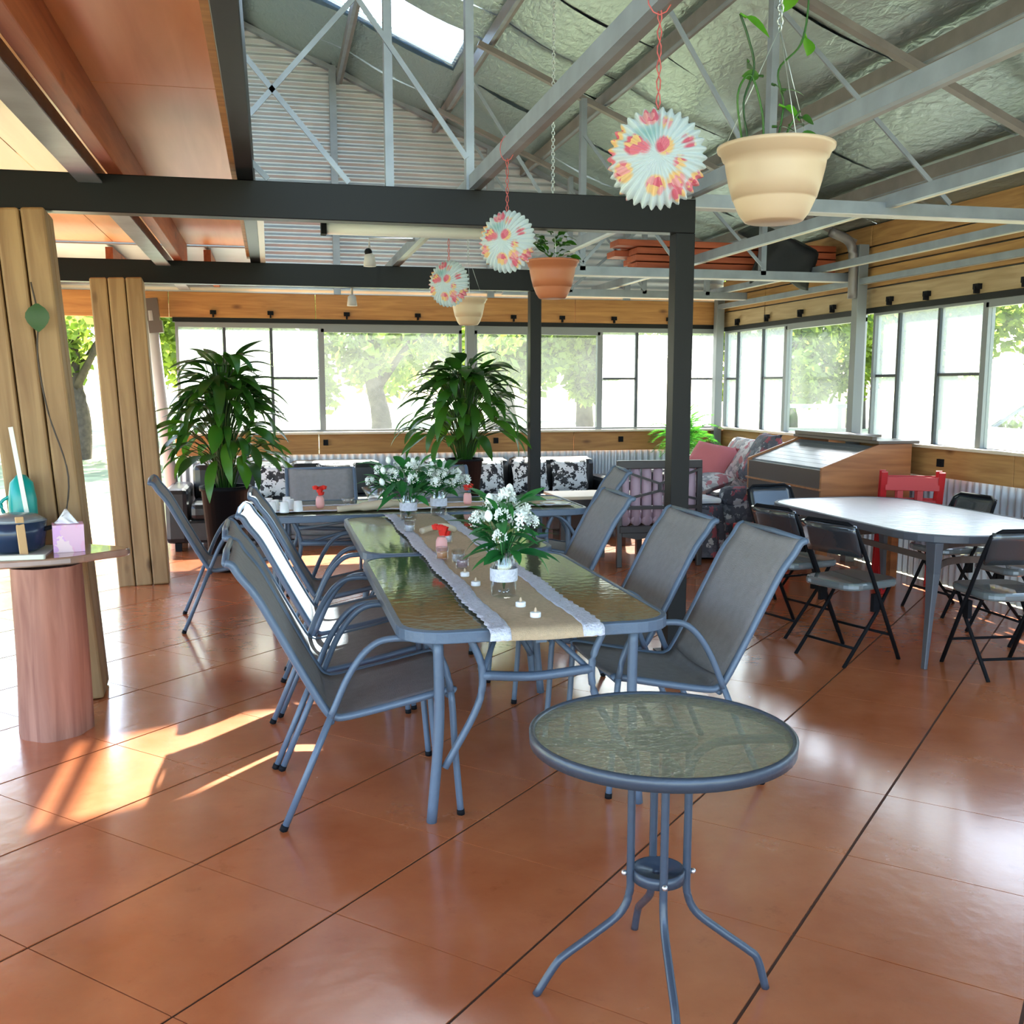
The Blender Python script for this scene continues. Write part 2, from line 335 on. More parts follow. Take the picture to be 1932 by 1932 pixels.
# ================================================================== SETTING
XW, YW, XL = 5.1, 11.15, -3.6          # right wall, back wall, left slab edge
fl = struct('floor', MB().box(XL, XW, -2.5, YW+.1, -.2, -.004), M['grout'])
def clip(poly, x0, x1, y0, y1):
    for ax, lim, sg in ((0, x0, 1), (0, x1, -1), (1, y0, 1), (1, y1, -1)):
        out = []
        for i in range(len(poly)):
            a, b = poly[i], poly[(i+1) % len(poly)]; da, db = (a[ax]-lim)*sg, (b[ax]-lim)*sg
            if da >= 0: out.append(a)
            if (da >= 0) != (db >= 0):
                k = da/(da-db); out.append((a[0]+(b[0]-a[0])*k, a[1]+(b[1]-a[1])*k))
        poly = out
        if len(poly) < 3: return []
    return poly
s2 = math.sqrt(2); G = .595
n_t = 0
rest = MB()
for i in range(-12, 24):
    for j in range(-12, 24):
        u0, v0 = 2.14+(i-10)*G, 1.36+(j-10)*G
        u1, v1 = u0+G-.004, v0+G-.010
        p = [((u-v)/s2, (u+v)/s2) for u, v in ((u0, v0), (u1, v0), (u1, v1), (u0, v1))]
        q = clip(p, XL, XW-.02, -2.5, YW-.02)
        if len(q) < 3: continue
        cy = sum(a[1] for a in q)/len(q); cx = sum(a[0] for a in q)/len(q)
        if cy > 1.6 and cx > -.27*cy-1.6+.0 and n_t < 295:
            O('floor_panel', MB().prism(q, -.004+.0005, 0), M['floor'], fl); n_t += 1
        else: rest.prism(q, -.0035, 0)
o = O('floor_panels', rest, M['floor'], fl); o['kind'] = 'stuff'

ground = struct('ground', MB().grid(lambda u, v: (-120+u*240, -60+v*240, -.22+(.25*math.sin(u*60)*math.sin(v*47) if (abs(u-.5) > .06 or abs(v-.28) > .07) else 0)), 60, 60), M['grass'])

# back gable: horizontal corrugations
def roofz(x): return 2.95+.42*(XW-x) if x > -1.4 else 2.95+.42*(XW+1.4)-.42*(-1.4-x)
mb = MB(); z = 2.50; pit = .076; rows = []
vs = []; k = 0
while z < 5.7:
    rows.append((z, .010*math.sin(2*PI*k/6))); z += pit/6; k += 1
def gx(z):      # x limits of the gable at height z
    xr = XW-(z-2.95)/.42 if z > 2.95 else XW
    xl = -1.4-(roofz(-1.4)-z)/.42
    return max(xl, -2.9), xr
for i in range(len(rows)-1):
    (za, ya), (zb, yb) = rows[i], rows[i+1]
    la, ra = gx(za); lb, rb = gx(zb)
    if lb >= rb: break
    mb._add([(la, YW+.03+ya, za), (ra, YW+.03+ya, za), (rb, YW+.03+yb, zb), (lb, YW+.03+yb, zb)], [(0, 1, 2, 3)], True)
wb = sroot('wall_back', (2, YW, 0))
O('gable_sheet', mb, M['zinc'], wb, True)
# gable studs and girts
for x in (.71, 2.35, 3.9):
    O('stud', MB().box(x-.035, x+.035, YW-.06, YW, 2.5, roofz(x)-.02), M['galv'], wb, True)
O('rake_trim', MB().bar((-1.3, YW-.02, roofz(-1.3)-.05), (XW, YW-.02, roofz(XW)-.05), .05, .07, (0,1,0)), M['galv'], wb, True)
# timber boards on the back wall
xs = [-2.9, -.98, .48, 2.15, 3.3, XW]
for i in range(5):
    O('board', MB().box(xs[i]+.003, xs[i+1]-.003, YW-.045, YW+.0, 2.245, 2.50), M['pine'], wb, True, bevel=.004)
    if i: O('apron_board', MB().box(xs[i]+.003, xs[i+1]-.003, YW-.04, YW+.0, .835, 1.05), M['pine'], wb, True, bevel=.004)
O('dado_sheet', MB().grid(lambda u, v: (-.95+u*6.03, YW+.02+.011*math.sin(u*6.03/.076*2*PI), v*.84), 6*13*8, 1), M['zincd'], wb, True)
for x in (-.55, .02, .8, 1.55, 2.03, 2.6, 3.15, 3.75, 4.4):
    O('clip', MB().box(x-.03, x+.03, YW-.07, YW-.045, 2.28, 2.32).box(x-.008, x+.008, YW-.08, YW-.045, 2.25, 2.30), M['blackmatt'], wb, True)
for x in (.55, 2.4, 3.85):
    O('clip', MB().box(x-.025, x+.025, YW-.07, YW-.04, .93, .99), M['blackmatt'], wb, True)
t1 = struct('trim_1', MB().box(-.95, XW-.05, YW-.16, YW+.05, 1.05, 1.075), M['sill'], bevel=.004)
t2 = struct('trim_2', MB().box(-.95, XW-.06, YW-.05, YW+.02, 2.20, 2.245), M['black'])

# right wall
wr = sroot('wall_right', (XW, 5, 0))
ys = [-2.5, 1.4, 4.2, 6.2, 8.15, 10.1, YW]
for i in range(6):
    for z0, z1 in ((2.215, 2.385), (2.39, 2.56), (2.565, 2.735), (2.74, 2.92)):
        O('board', MB().box(XW-.035+rnd(0, .012), XW+.0, ys[i]+.003, ys[i+1]-.003, z0+.004, z1-.004), M['pineg' if z0 < 2.3 else 'piney'], wr, True, bevel=.003)
    O('apron_board', MB().box(XW-.045, XW, ys[i]+.003, ys[i+1]-.003, .845, 1.07), M['piney'], wr, True, bevel=.004)
O('light_stop_sheet', MB().box(XW+.004, XW+.015, -2.5, YW, 2.215, 2.93), M['mull'], wr, True)  # unseen dark sheet, added to stop daylight showing through the board gaps
O('dado_sheet', MB().grid(lambda u, v: (XW+.02+.011*math.sin(u*13.65/.076*2*PI), -2.5+u*13.65, v*.85), 13*13*8, 1), M['zincd'], wr, True)
for y in (10.7, 10.0, 9.3, 8.7, 7.8, 7.3, 6.7, 6.2, 5.6, 5.0):
    O('clip', MB().box(XW-.07, XW-.035, y-.03, y+.03, 2.25, 2.29).box(XW-.08, XW-.035, y-.008, y+.008, 2.22, 2.27), M['blackmatt'], wr, True)
for y in (9.9, 7.0, 5.9): O('clip', MB().box(XW-.07, XW-.045, y-.03, y+.03, .93, .99), M['blackmatt'], wr, True)
t3 = struct('trim_3', MB().box(XW-.12, XW+.05, -2.5, YW-.17, 1.07, 1.095), M['sill'], bevel=.004)
t4 = struct('trim_4', MB().box(XW-.05, XW+.02, -2.5, YW-.05, 2.17, 2.215), M['black'])

# windows: list of panes (start, end, hazy, midrail)
def win(n, axis, a, b, panes, top=2.20, bot=1.075, gf=.03):
    loc = ((a+b)/2, YW, bot) if axis == 0 else (XW, (a+b)/2, bot)
    r = sroot('window_%d' % n, loc)
    def bx(p, q, d0, d1, z0, z1):
        return MB().box(p, q, YW+d0, YW+d1, z0, z1) if axis == 0 else MB().box(XW+d0, XW+d1, p, q, z0, z1)
    fm = M['frame']
    O('frame_head', bx(a, b, -.03, .03, top-(.085 if len(panes['cuts']) < 2 else .05), top), fm, r, True); O('frame_sill', bx(a, b, -.03, .03, bot, bot+.02), fm, r, True)
    for x in (a, b-.03): O('frame_jamb', bx(x, x+.03, -.03, .03, bot+.02, top-.05), fm, r, True)
    ps = [a+.03]+panes['cuts']+[b-.03]
    for i in range(len(ps)-1):
        p, q = ps[i], ps[i+1]
        if i: O('mullion', bx(p-.014, p+.014, -.022, .022, bot+.02, top-.05), M['mull'], r, True)
        hz = panes['haze'][i]
        pn = O('pane', bx(p+(.014 if i else 0), q-(.014 if i < len(ps)-2 else 0), -.002, .002, bot+.02, top-.05), M['film'] if hz else M['window'], r, True)
        if panes['rail'][i]: O('rail', bx(p+.014, q-.014, -.014, .014, (top+bot)/2-.01, (top+bot)/2+.012), M['mull'], r, True)
win(1, 0, -.93, .53, dict(cuts=[-.45, .02], haze=[1, 1, 1], rail=[0, 0, 1]))
win(2, 0, .53, 2.03, dict(cuts=[], haze=[0], rail=[0]))
win(3, 0, 2.17, 3.60, dict(cuts=[2.78], haze=[0, 0], rail=[0, 0]))
win(4, 0, 3.60, 5.03, dict(cuts=[4.04, 4.6], haze=[1, 1, 1], rail=[1, 0, 1]))
win(5, 1, 9.62, 11.06, dict(cuts=[10.14, 10.74], haze=[1, 1, 1], rail=[1, 0, 1]))
win(6, 1, 8.25, 9.62, dict(cuts=[], haze=[0], rail=[0]))
win(7, 1, 6.62, 8.06, dict(cuts=[7.17, 7.70], haze=[1, 1, 1], rail=[1, 0, 1]))
win(8, 1, 4.6, 6.62, dict(cuts=[], haze=[0], rail=[0]))
win(9, 1, 2.6, 4.6, dict(cuts=[3.2, 3.9], haze=[1, 1, 1], rail=[1, 0, 1]))
win(10, 1, .2, 2.6, dict(cuts=[], haze=[0], rail=[0]))
win(11, 1, -2.5, .2, dict(cuts=[-1.2], haze=[0, 1], rail=[0, 0]))

# roof: foil sheets, purlins, skylight
ce = sroot('ceiling', (2, 5, 3))
SK = (8.64, 9.62)
ylines = [-2.5, -1.1, .3, 1.7, 3.1, 4.5, 5.9, 7.3, 8.1, SK[0], SK[1], 10.5, 11.55]
purl = [-1.4, -.2, .78, 1.77, 2.72, 3.72, 4.62, 5.32]
for i in range(len(ylines)-1):
    y0, y1 = ylines[i]+.006, ylines[i+1]-.006
    if ylines[i] == SK[0]: continue
    ph = rnd(0, 9)
    def f(u, v, y0=y0, y1=y1, ph=ph):
        x = -1.4+u*6.72
        k = max(0, min(len(purl)-2, sum(1 for q in purl if q <= x+1e-6)-1)); s = (x-purl[k])/(purl[k+1]-purl[k])
        sag = .045*math.sin(PI*s)+.008*math.sin(x*3+ph)*math.sin(PI*s)
        return (x, y0+v*(y1-y0)+.01*math.sin(x*2.3+ph)*(1-v), roofz(x)+.0-sag)
    O('foil_sheet', MB().grid(f, 42, 4), M['foil'], ce, True)
O('foil_sheet', MB()._add([(1.69, SK[0], roofz(1.69)-.02), (5.32, SK[0], roofz(5.32)-.02), (5.32, SK[1], roofz(5.32)-.02), (1.69, SK[1], roofz(1.69)-.02)], [(0,1,2,3)]), M['foil'], ce, True)
def corr(u, v): 
    x = -1.4+u*3.09; y = SK[0]+v*(SK[1]-SK[0]); return (x, y, roofz(x)+.012+.009*math.sin(v*(SK[1]-SK[0])/.076*2*PI))
O('skylight_panel', MB().grid(corr, 8, 56), M['skyl'], ce, True)
# outer roofing above the foil
ro = MB()
for ya, yb in ((-2.5, SK[0]), (SK[1], 11.55)):
    ro._add([(-1.4, ya, roofz(-1.4)+.09), (5.34, ya, roofz(5.34)+.09), (5.34, yb, roofz(5.34)+.09), (-1.4, yb, roofz(-1.4)+.09)], [(0,1,2,3)])
ro._add([(1.69, SK[0], roofz(1.69)+.09), (5.34, SK[0], roofz(5.34)+.09), (5.34, SK[1], roofz(5.34)+.09), (1.69, SK[1], roofz(1.69)+.09)], [(0,1,2,3)])
ro._add([(-4.6, -2.5, 3.1), (-1.4, -2.5, roofz(-1.4)+.09), (-1.4, 11.55, roofz(-1.4)+.09), (-4.6, 11.55, 3.1)], [(0,1,2,3)])
O('roof_sheet', ro, M['zinc'], ce, True)
for x in purl[1:-1]:
    O('purlin', MB().box(x-.03, x+.03, -2.5, 11.5, roofz(x)-.15, roofz(x)-.055), M['galvb'], ce, True)
    O('purlin_lip', MB().box(x-.03, x-.0, -2.5, 11.5, roofz(x)-.158, roofz(x)-.15), M['galv'], ce, True)

# plywood lining left of the hall
c2 = sroot('ceiling_1', (-2, 5, 2.8))
for j, (ya, yb) in enumerate(((-2.5, -.2), (-.2, 2.2), (2.2, 4.62), (4.62, 7.05), (7.05, 9.5))):
    for i in range(3):
        xa = -.06-1.2*(i+1); O('plywood_panel', MB().box(xa+.003, xa+1.197, ya+.003, yb-.003, 2.76, 2.775), M['ply'], c2, True)
for x in (-.70, -1.92, -3.1):
    O('joist', MB().box(x-.035, x+.035, -2.5, 9.5, 2.56, 2.76), M['joist'], c2, True, bevel=.004)
    O('steel_channel', MB().box(x-.17, x-.115, -2.5, 11.1, 2.52, 2.66).box(x-.17, x-.06, -2.5, 11.1, 2.515, 2.523), M['galv'], c2, True)
O('edge_beam', MB().box(-.13, -.05, -2.5, 9.06, 2.56, 2.775), M['black'], c2, True, bevel=.004)
O('edge_board', MB().box(-.16, -.132, -2.5, 9.06, 2.60, 2.77), M['pine'], c2, True)
O('packer', MB().box(-.05, -.01, 5.9, 9.0, 2.56, 2.63), M['white'], c2, True)
for x in (-.5, -1.3, -2.2): O('joist', MB().box(x-.03, x+.03, 9.5, 11.1, 2.55, 2.72), M['joist'], c2, True)
O('lining_sheet', MB().box(-3.6, -.1, 9.5, 11.5, 2.74, 2.75), M['zinc'], c2, True)

# ---- steel frames, posts
def frame(y, post_x, label_b, label_p, pw=.05, left=-3.6):
    b = tag(O('steel_beam', MB().box(left, post_x+pw, y-.05, y+.05, 2.38, 2.56), M['black'], bevel=.004), label_b, 'beam')
    p = thing('steel_post', label_p, 'post', (post_x, y, 0))
    O('column', MB().box(-pw, pw, -.05, .05, 0, 2.38), M['black'], p, bevel=.003)
    O('base_plate', MB().box(-.09, .09, -.09, .09, 0, .008), M['black'], p)
frame(5.5, 2.25, 'thick black steel beam crossing the room above the long table, nearer of the two', 'thick black square steel post behind the grey chairs right of the long table', .055)
frame(9.0, 2.30, 'black steel beam farther back, just above the back windows', 'slim black steel post near the black leather sofa', .05)
def timber_post(x, y, hw, top, label):
    p = thing('timber_post', label, 'post', (x, y, 0), R(4))
    for i in range(3):
        for j in range(2):
            a = -hw+i*2*hw/3; b = -hw+j*hw
            O('sleeper', MB().box(a+.003, a+2*hw/3-.003, b+.003, b+hw-.003, 0, top), M['pinez'], p, bevel=.012)
    return p
pa = timber_post(-1.03, 5.42, .165, 2.36, 'nearest massive pine post standing behind the tree trunk table')
pb = timber_post(-1.03, 8.55, .19, 2.36, 'second massive pine post, farther back beside the open doorway')
pa.rotation_euler = (0, R(-3.3), R(4)); pb.rotation_euler = (0, R(-2.2), R(4))
pl = thing('pipe_post', 'pale weathered steel post at the left end of the back windows', 'post', (-.98, 10.95, 0)); pl.rotation_euler = (0, R(-4), 0)
O('pipe', MB().tube([(0,0,.02), (0,0,1.2), (0,0,2.3)], [.07, .06, .055], 14), M['offwhite'], pl); O('bracket', MB().box(-.08, .08, -.05, .05, 2.2, 2.42).box(-.03, .1, -.06, .06, 2.08, 2.2), M['dbrown'], pl)
def channel_post(x, y, axis, label, top=2.9):
    p = thing('steel_stud_post', label, 'post', (x, y, 0))
    O('web', MB().box(-.045, .045, -.045, .045, 0, top), M['frame'], p, bevel=.003)
    if axis: O('curved_knee', MB().tube(smooth_path([(-.07, 0, top-.45), (-.075, 0, top-.15), (-.12, 0, top+.02), (-.3, 0, top+.1)]), .04, 10), M['galvb'], p)
    return p
channel_post(2.10, YW-.12, 0, 'grey steel post between the two clear back windows', 2.2)
channel_post(XW-.12, YW-.12, 0, 'grey steel corner post where the back and right walls meet', 2.55)
channel_post(XW-.12, 8.15, 1, 'grey steel post with curved knee on the right wall', 2.75)
channel_post(XW-.12, 5.45, 1, 'grey steel post on the right wall nearest the picture edge', 2.75)

# tie beams running away from the camera
def tie(x, y0, y1, z, label, h=.07, wd=.035):
    r = thing('tie_beam', label, 'beam', (x, y0, z))
    O('channel', MB().box(-wd/2, wd/2, 0, y1-y0, -h/2, h/2), M['galv'], r)
    O('flange', MB().box(wd/2, wd/2+.03, 0, y1-y0, -h/2, -h/2+.006), M['strip'] if x > 3 else M['galvb'], r)  # brown flange colour stands in for the floor reflected on the underside
tie(1.06, -2, 11.1, 2.60, 'galvanised tie beam that the paper lanterns hang from')
tie(2.27, -2, 11.1, 2.61, 'galvanised tie beam right of the cream hanging pot')
tie(3.50, -2, 11.1, 2.60, 'galvanised tie beam sweeping above the rectangular glass table')
tie(4.70, -2, 11.1, 2.56, 'galvanised tie beam closest to the right wall, above the windows', .055)
tie(4.96, -2, 11.05, 2.44, 'lowest galvanised rail fixed along the timber boards of the right wall', .05, .03)
# trusses
def truss(y, label, xs, zb, x0, x1, diag, thick):
    r = thing('roof_truss', label, 'truss', (x0, y, zb))
    O('top_chord', MB().bar((1.66 if y > 8 else -1.3, y, roofz(1.66 if y > 8 else -1.3)-.2), (x1, y, roofz(x1)-.2), .04, .055, (0,1,0)), M['galvb'], r, True)
    O('bottom_chord', MB().box(x0, x1, y-.03, y+.03, zb-.035, zb+.035), M['galv'], r, True)
    O('chord_lip', MB().box(x0, x1, y-.035, y+.06, zb-.041, zb-.035), M['offwhite'], r, True)
    for x in xs: O('web_post', MB().box(x-thick, x+thick, y-.03, y+.03, zb, roofz(x)-.2), M['galv'], r, True)
    for a, za, b, zc in diag: O('web_brace', MB().bar((a, y-.035, za), (b, y-.035, zc), .026, .012, (0,1,0)), M['galv'], r, True)
truss(5.5, 'open steel roof truss standing on the nearer black beam', [.63, 1.05, 2.76], 2.56, 2.31, 5.05,
      [(.36, 3.62, 1.03, 2.72), (-.22, 3.32, .42, 2.57), (-.107, 2.70, .02, 2.57), (.52, 3.52, -.10, 2.83), (2.76, 2.60, 1.75, 4.1), (3.9, 2.60, 2.76, 3.6)], .021)
truss(8.3, 'farther open steel roof truss carrying the stored red planks', [2.52, 3.35, 4.13], 2.49, 2.3, 5.0,
      [(2.52, 2.55, 1.6, 3.9), (3.35, 2.55, 2.52, 3.55), (4.13, 2.55, 3.35, 3.3), (2.52, 2.55, 3.3, 3.4)], .024)
truss(10.3, 'farthest open steel roof truss just before the corrugated gable', [3.0, 3.8, 4.5], 2.50, 2.3, 4.95,
      [(3.0, 2.53, 2.0, 3.9), (3.8, 2.53, 3.0, 3.5), (3.0, 2.53, 3.8, 3.2)], .022)
# ================================================================== FURNITURE
# ---- patio dining tables (glass)
def dining_table(x0, x1, y0, y1, label, rad=.16, top=.72, gl='tglass', frame='blue', flare=0.03, group=None, strap=False):
    cx, cy = (x0+x1)/2, (y0+y1)/2; a, b = (x1-x0)/2, (y1-y0)/2
    t = thing('dining_table', label, 'table', (cx, cy, 0), 0, group); fm = M[frame]
    outer = rrect(-a, a, -b, b, rad); inner = rrect(-a+.022, a-.022, -b+.022, b-.022, rad-.02); n = len(outer)
    mb = MB(); vs = []
    for P, z in ((outer, top-.045), (outer, top-.004), (inner, top+.001), (inner, top-.012), (inner, top-.045)): vs += [(x, y, z) for x, y in P]
    mb._add(vs, [(k*n+i, k*n+(i+1) % n, ((k+1) % 5)*n+(i+1) % n, ((k+1) % 5)*n+i) for k in range(5) for i in range(n)])
    O('rim', mb, fm, t, bevel=.004)
    O('glass_top', MB().prism(inner, top-.010, top-.004), M[gl], t)
    if strap:
        for sx in (-1, 1):
            for sy in (-1, 1):
                lx, ly = sx*(a-.12), sy*(b-.12); mb = MB(); vs = []
                for z, wd, off in ((top-.045, .045, 0), (.52, .036, .0), (.30, .024, .03), (0, .017, .075)):
                    for i, j in ((-1,-1),(1,-1),(1,1),(-1,1)): vs.append((lx+sx*off+i*wd*.6, ly+sy*off+j*wd, z))
                mb._add(vs, [(k*4+i, k*4+(i+1) % 4, k*4+4+(i+1) % 4, k*4+4+i) for k in range(3) for i in range(4)]+[(3,2,1,0), (12,13,14,15)])
                O('leg', mb, fm, t, bevel=.004)
        for sy in (-1, 1):
            P = smooth_path([(-(a-.12), sy*(b-.12), .50), (-.15, sy*(b-.38), .53), (.15, sy*(b-.38), .53), (a-.12, sy*(b-.12), .50)], 5)
            for dz in (0, .10):
                mb = MB()
                for p, q in zip(P[:-1], P[1:]): mb.bar(p+Vector((0,0,dz)), q+Vector((0,0,dz)), .012, .04)
                O('stretcher', mb, M['dbrown'], t)
        for sx in (-1, 1): O('side_strap', MB().bar((sx*(a-.12), -b+.12, .60), (sx*(a-.12), b-.12, .60), .012, .035), M['dbrown'], t)
        return t
    for sx in (-1, 1):
        for sy in (-1, 1):
            lx, ly = sx*(a-.14), sy*(b-.10)
            O('leg', MB().tube(smooth_path([(lx, ly, top-.045), (lx, ly, .35), (lx+sx*flare, ly, .0)]), .019, 10), fm, t)
            O('leg_brace', MB().tube(smooth_path([(lx-sx*.11, ly, top-.045), (lx-sx*.155, ly, .56), (lx-sx*.14, ly, .42), (lx-sx*.02, ly, .20)]), .014, 8), fm, t)
    for sy in (-1, 1):
        ly = sy*(b-.10)
        O('stretcher', MB().tube(smooth_path([(-(a-.14)+.155, ly, .53), (0, ly-sy*.05, .50), (a-.14-.155, ly, .53)]), .018, 8), fm, t)
        for sx in (-1, 1): O('strut', MB().tube([(sx*(a-.30), ly-sy*.02, .52), (sx*.05, sy*(b-.45), top-.05)], .011, 6), fm, t)
    O('rail', MB().box(-.02, .02, -b+.05, b-.05, top-.07, top-.046), fm, t)
    return t
dining_table(.40, 1.40, 3.36, 5.00, 'long grey metal dining table with bronze glass top, the half nearest the camera')
dining_table(.42, 1.42, 5.04, 6.62, 'second glass-topped dining table, butted behind the nearest one under the same runner')
dining_table(-.14, 2.12, 6.68, 7.66, 'glass-topped dining table set crosswise at the far end of the row')
dining_table(3.42, 4.50, 4.80, 6.82, 'bowed glass table by the right windows, ringed by black folding chairs', .34, .74, 'glare_glass', 'mullb', .04, strap=True)
rt = [o for o in bpy.data.objects if o.name.startswith('dining_table')][-1]

# ---- sling chairs
def sling_chair(label, group):
    t = thing('sling_chair', label, 'chair', (0, 0, 0), 0, group); W = .27; bm_, sm = M['blue'], M['sling']
    side = [(-.470, .955), (-.447, .945), (-.422, .905), (-.372, .838), (-.311, .723), (-.226, .559), (-.152, .425), (-.12, .395), (-.07, .392), (.12, .428), (.285, .463), (.31, .458)]
    sp = smooth_path([(x, 0, z) for x, z in side], 4)
    for s in (-1, 1):
        O('side_rail', MB().tube([(p.x, s*W, p.z) for p in sp], .0145, 8), bm_, t)
        arm = smooth_path([(.325, 0, 0), (.305, 0, .25), (.291, 0, .466), (.257, 0, .59), (.20, 0, .655), (.069, 0, .668), (-.006, 0, .631), (-.072, 0, .539), (-.134, 0, .40)], 5)
        lg = O('leg', MB().tube([(p.x, s*(W+.024), p.z) for p in arm[:11]], .0125, 8), bm_, t)
        O('foot_cap', MB().tube([(.325, s*(W+.024), 0), (.3235, s*(W+.024), .02)], .0145, 8), M['blackmatt'], lg)
        O('armrest', MB().tube([(p.x, s*(W+.024), p.z) for p in arm[10:]], .0125, 8), bm_, t)
        lg = O('leg', MB().tube([(-.13, s*(W+.024), .41), (-.22, s*(W+.024), .2), (-.307, s*(W+.024), 0)], .0125, 8), bm_, t)
        O('foot_cap', MB().tube([(-.308, s*(W+.024), 0), (-.300, s*(W+.024), .02)], .0145, 8), M['blackmatt'], lg)
    q = [p for p in sp]
    O('backrest', MB().grid(lambda u, v: (lambda p: (p.x+.010*math.sin(PI*u), -W+.012+u*(2*W-.024), p.z+.004-.012*math.sin(PI*u)))(q[int(v*24)]), 8, 24), sm, t, solid=.004)
    O('seat', MB().grid(lambda u, v: (lambda p: (p.x, -W+.012+u*(2*W-.024), p.z+.004-.014*math.sin(PI*u)))(q[24+int(v*19)]), 8, 19), sm, t, solid=.004)
    O('top_bar', MB().tube([(-.470, -W, .953), (-.475, 0, .958), (-.470, W, .953)], .012, 8), bm_, t)
    for x, z in ((.285, .445), (-.13, .375)): O('cross_bar', MB().tube([(x, -W, z), (x, W, z)], .011, 8), bm_, t)
    return t
gL, gR = 'grey sling chairs along the left of the long table', 'grey sling chairs along the right of the long table'
ch = sling_chair('nearest grey sling armchair at the left side of the long table, whole frame in view', gL); ch.location = (.30, 3.80, 0)
dup(ch, (.27, 4.42, 0), R(1), 'second grey sling armchair on the left side, tucked behind the nearest one', gL)
dup(ch, (.31, 5.08, 0), R(-2), 'third grey sling armchair on the left side, its tall back catching bright light', gL)
dup(ch, (.34, 5.90, 0), R(0), 'fourth and farthest grey sling armchair on the left side of the tables', gL)
dup(ch, (-.30, 6.95, 0), R(4), 'sling armchair at the left end of the crosswise table, beside the pine post', gL)
dup(ch, (1.52, 3.82, 0), R(180), 'nearest grey sling armchair on the right side, behind the round table', gR)
dup(ch, (1.44, 4.46, 0), R(180), 'second grey sling armchair on the right side, back against the black post', gR)
dup(ch, (1.40, 5.42, 0), R(178), 'third grey sling armchair on the right side, beyond the gap', gR)
dup(ch, (1.98, 7.05, 0), R(172), 'grey sling armchair at the right end of the crosswise table', gR)
c = dup(ch, (.37, 8.0, 0), R(-90), 'grey sling armchair facing us behind the crosswise table, left of the flowers', 'chairs behind the crosswise table'); c.scale = (1, 1, .93)
c = dup(ch, (1.30, 8.0, 0), R(-90), 'grey sling armchair facing us behind the crosswise table, right of the flowers', 'chairs behind the crosswise table'); c.scale = (1, 1, .93)

# ---- round bistro table
t = thing('bistro_table', 'small round table with pebbled glass top alone in the foreground', 'table', (.918, 2.305, 0), R(0))
RZ = .70; Rr = .328
O('rim', MB().lathe([(Rr-.02, RZ-.03), (Rr, RZ-.034), (Rr+.002, RZ-.004), (Rr-.006, RZ), (Rr-.012, RZ-.004), (Rr-.014, RZ-.03), (Rr-.02, RZ-.03)], 64, base=False), M['slate'], t)
O('glass_top', MB().prism([((Rr-.012)*math.cos(2*PI*k/64), (Rr-.012)*math.sin(2*PI*k/64)) for k in range(64)], RZ-.012, RZ-.006), M['rglass'], t)
for k, (fx, fy) in enumerate([(-.307, .05), (.28, -.055), (-.065, -.33), (.05, .30)]):
    L = math.hypot(fx, fy); dx, dy = fx/L, fy/L
    P = [(.072, .335), (.074, .27), (.098, .215), (.165, .16), (.235, .108), (.262, .08), (L, 0)]
    O('leg', MB().tube([(dx*r, dy*r, z) for r, z in [(.30, RZ-.03), (.22, RZ-.032), (.14, RZ-.04), (.085, RZ-.09), (.072, RZ-.16)]][0:0] + smooth_path([(dx*r, dy*r, z) for r, z in [(.072, .66), (.072, .5)]+P], 5), .0105, 10), M['slate'], t)
    O('support_arm', MB().tube(smooth_path([(dx*r, dy*r, z) for r, z in [(Rr-.02, RZ-.028), (.20, RZ-.03), (.13, RZ-.04), (.085, RZ-.075), (.072, RZ-.12)]], 5), .0115, 10), M['slate'], t)
    b = MB().ball((dx*.088, dy*.088, .325), .008, 4); O('bolt', b, M['steel'], t)
O('ring_shelf', MB().lathe([(.018, .305), (.066, .305), (.066, .335), (.060, .335), (.060, .325), (.018, .325), (.018, .305)], 32, base=False), M['slate'], t)
O('centre_plate', MB().lathe([(.001, RZ-.03), (.09, RZ-.03), (.09, RZ-.024), (.001, RZ-.024)], 24), M['slate'], t)

# ---- folding chairs
def folding_chair(label, group):
    t = thing('folding_chair', label, 'chair', (0, 0, 0), 0, group); W = .205; m = M['blackmatt']
    # faces +x ; long front legs rise to the backrest
    hoop = [(.20, -W, 0), (.02, -W, .36), (-.145, -W, .68), (-.185, -W+.01, .77), (-.20, -W+.06, .80), (-.20, W-.06, .80), (-.185, W-.01, .77), (-.145, W, .68), (.02, W, .36), (.20, W, 0)]
    O('front_frame', MB().tube(hoop, .0115, 8), m, t)
    for s in (-1, 1):
        O('leg', MB().tube([(.13, s*(W-.025), .44), (.02, s*(W-.025), .28), (-.22, s*(W-.025), 0)], .0105, 8), m, t)
        O('hinge', MB().box(-.03, .02, s*(W-.012)-.012, s*(W-.012)+.012, .30, .40), m, t)
    O('backrest', MB().grid(lambda u, v: (-.13-.065*v-.015*math.sin(PI*u), -W+.01+u*2*(W-.01), .615+.175*v), 8, 4), M['pvc'], t, solid=.018)
    seat = rrect(-.20, .22, -W+.012, W-.012, .09, 5)
    o = O('seat', MB().prism(seat, .422, .468), M['sheen_vinyl'], t, bevel=.014)  # seat paler and bluer than the backrest: reflected light put into its colour
    O('cross_bar', MB().tube([(.13, -W, .15), (.13, W, .15)], .008, 6), m, t); O('cross_bar', MB().tube([(-.14, -W+.025, .10), (-.14, W-.025, .10)], .008, 6), m, t)
    return t
gF = 'black folding chairs around the right-hand table'
fc = folding_chair('black folding chair at the left long side of the right table, nearer one', gF); fc.location = (3.20, 5.20, 0); fc.rotation_euler = (0, 0, R(17))
dup(fc, (3.22, 5.88, 0), R(14), 'black folding chair at the left long side of the right table, farther one', gF)
dup(fc, (3.84, 4.74, 0), R(84), 'black folding chair at the near end of the right table, cut by the picture edge', gF)
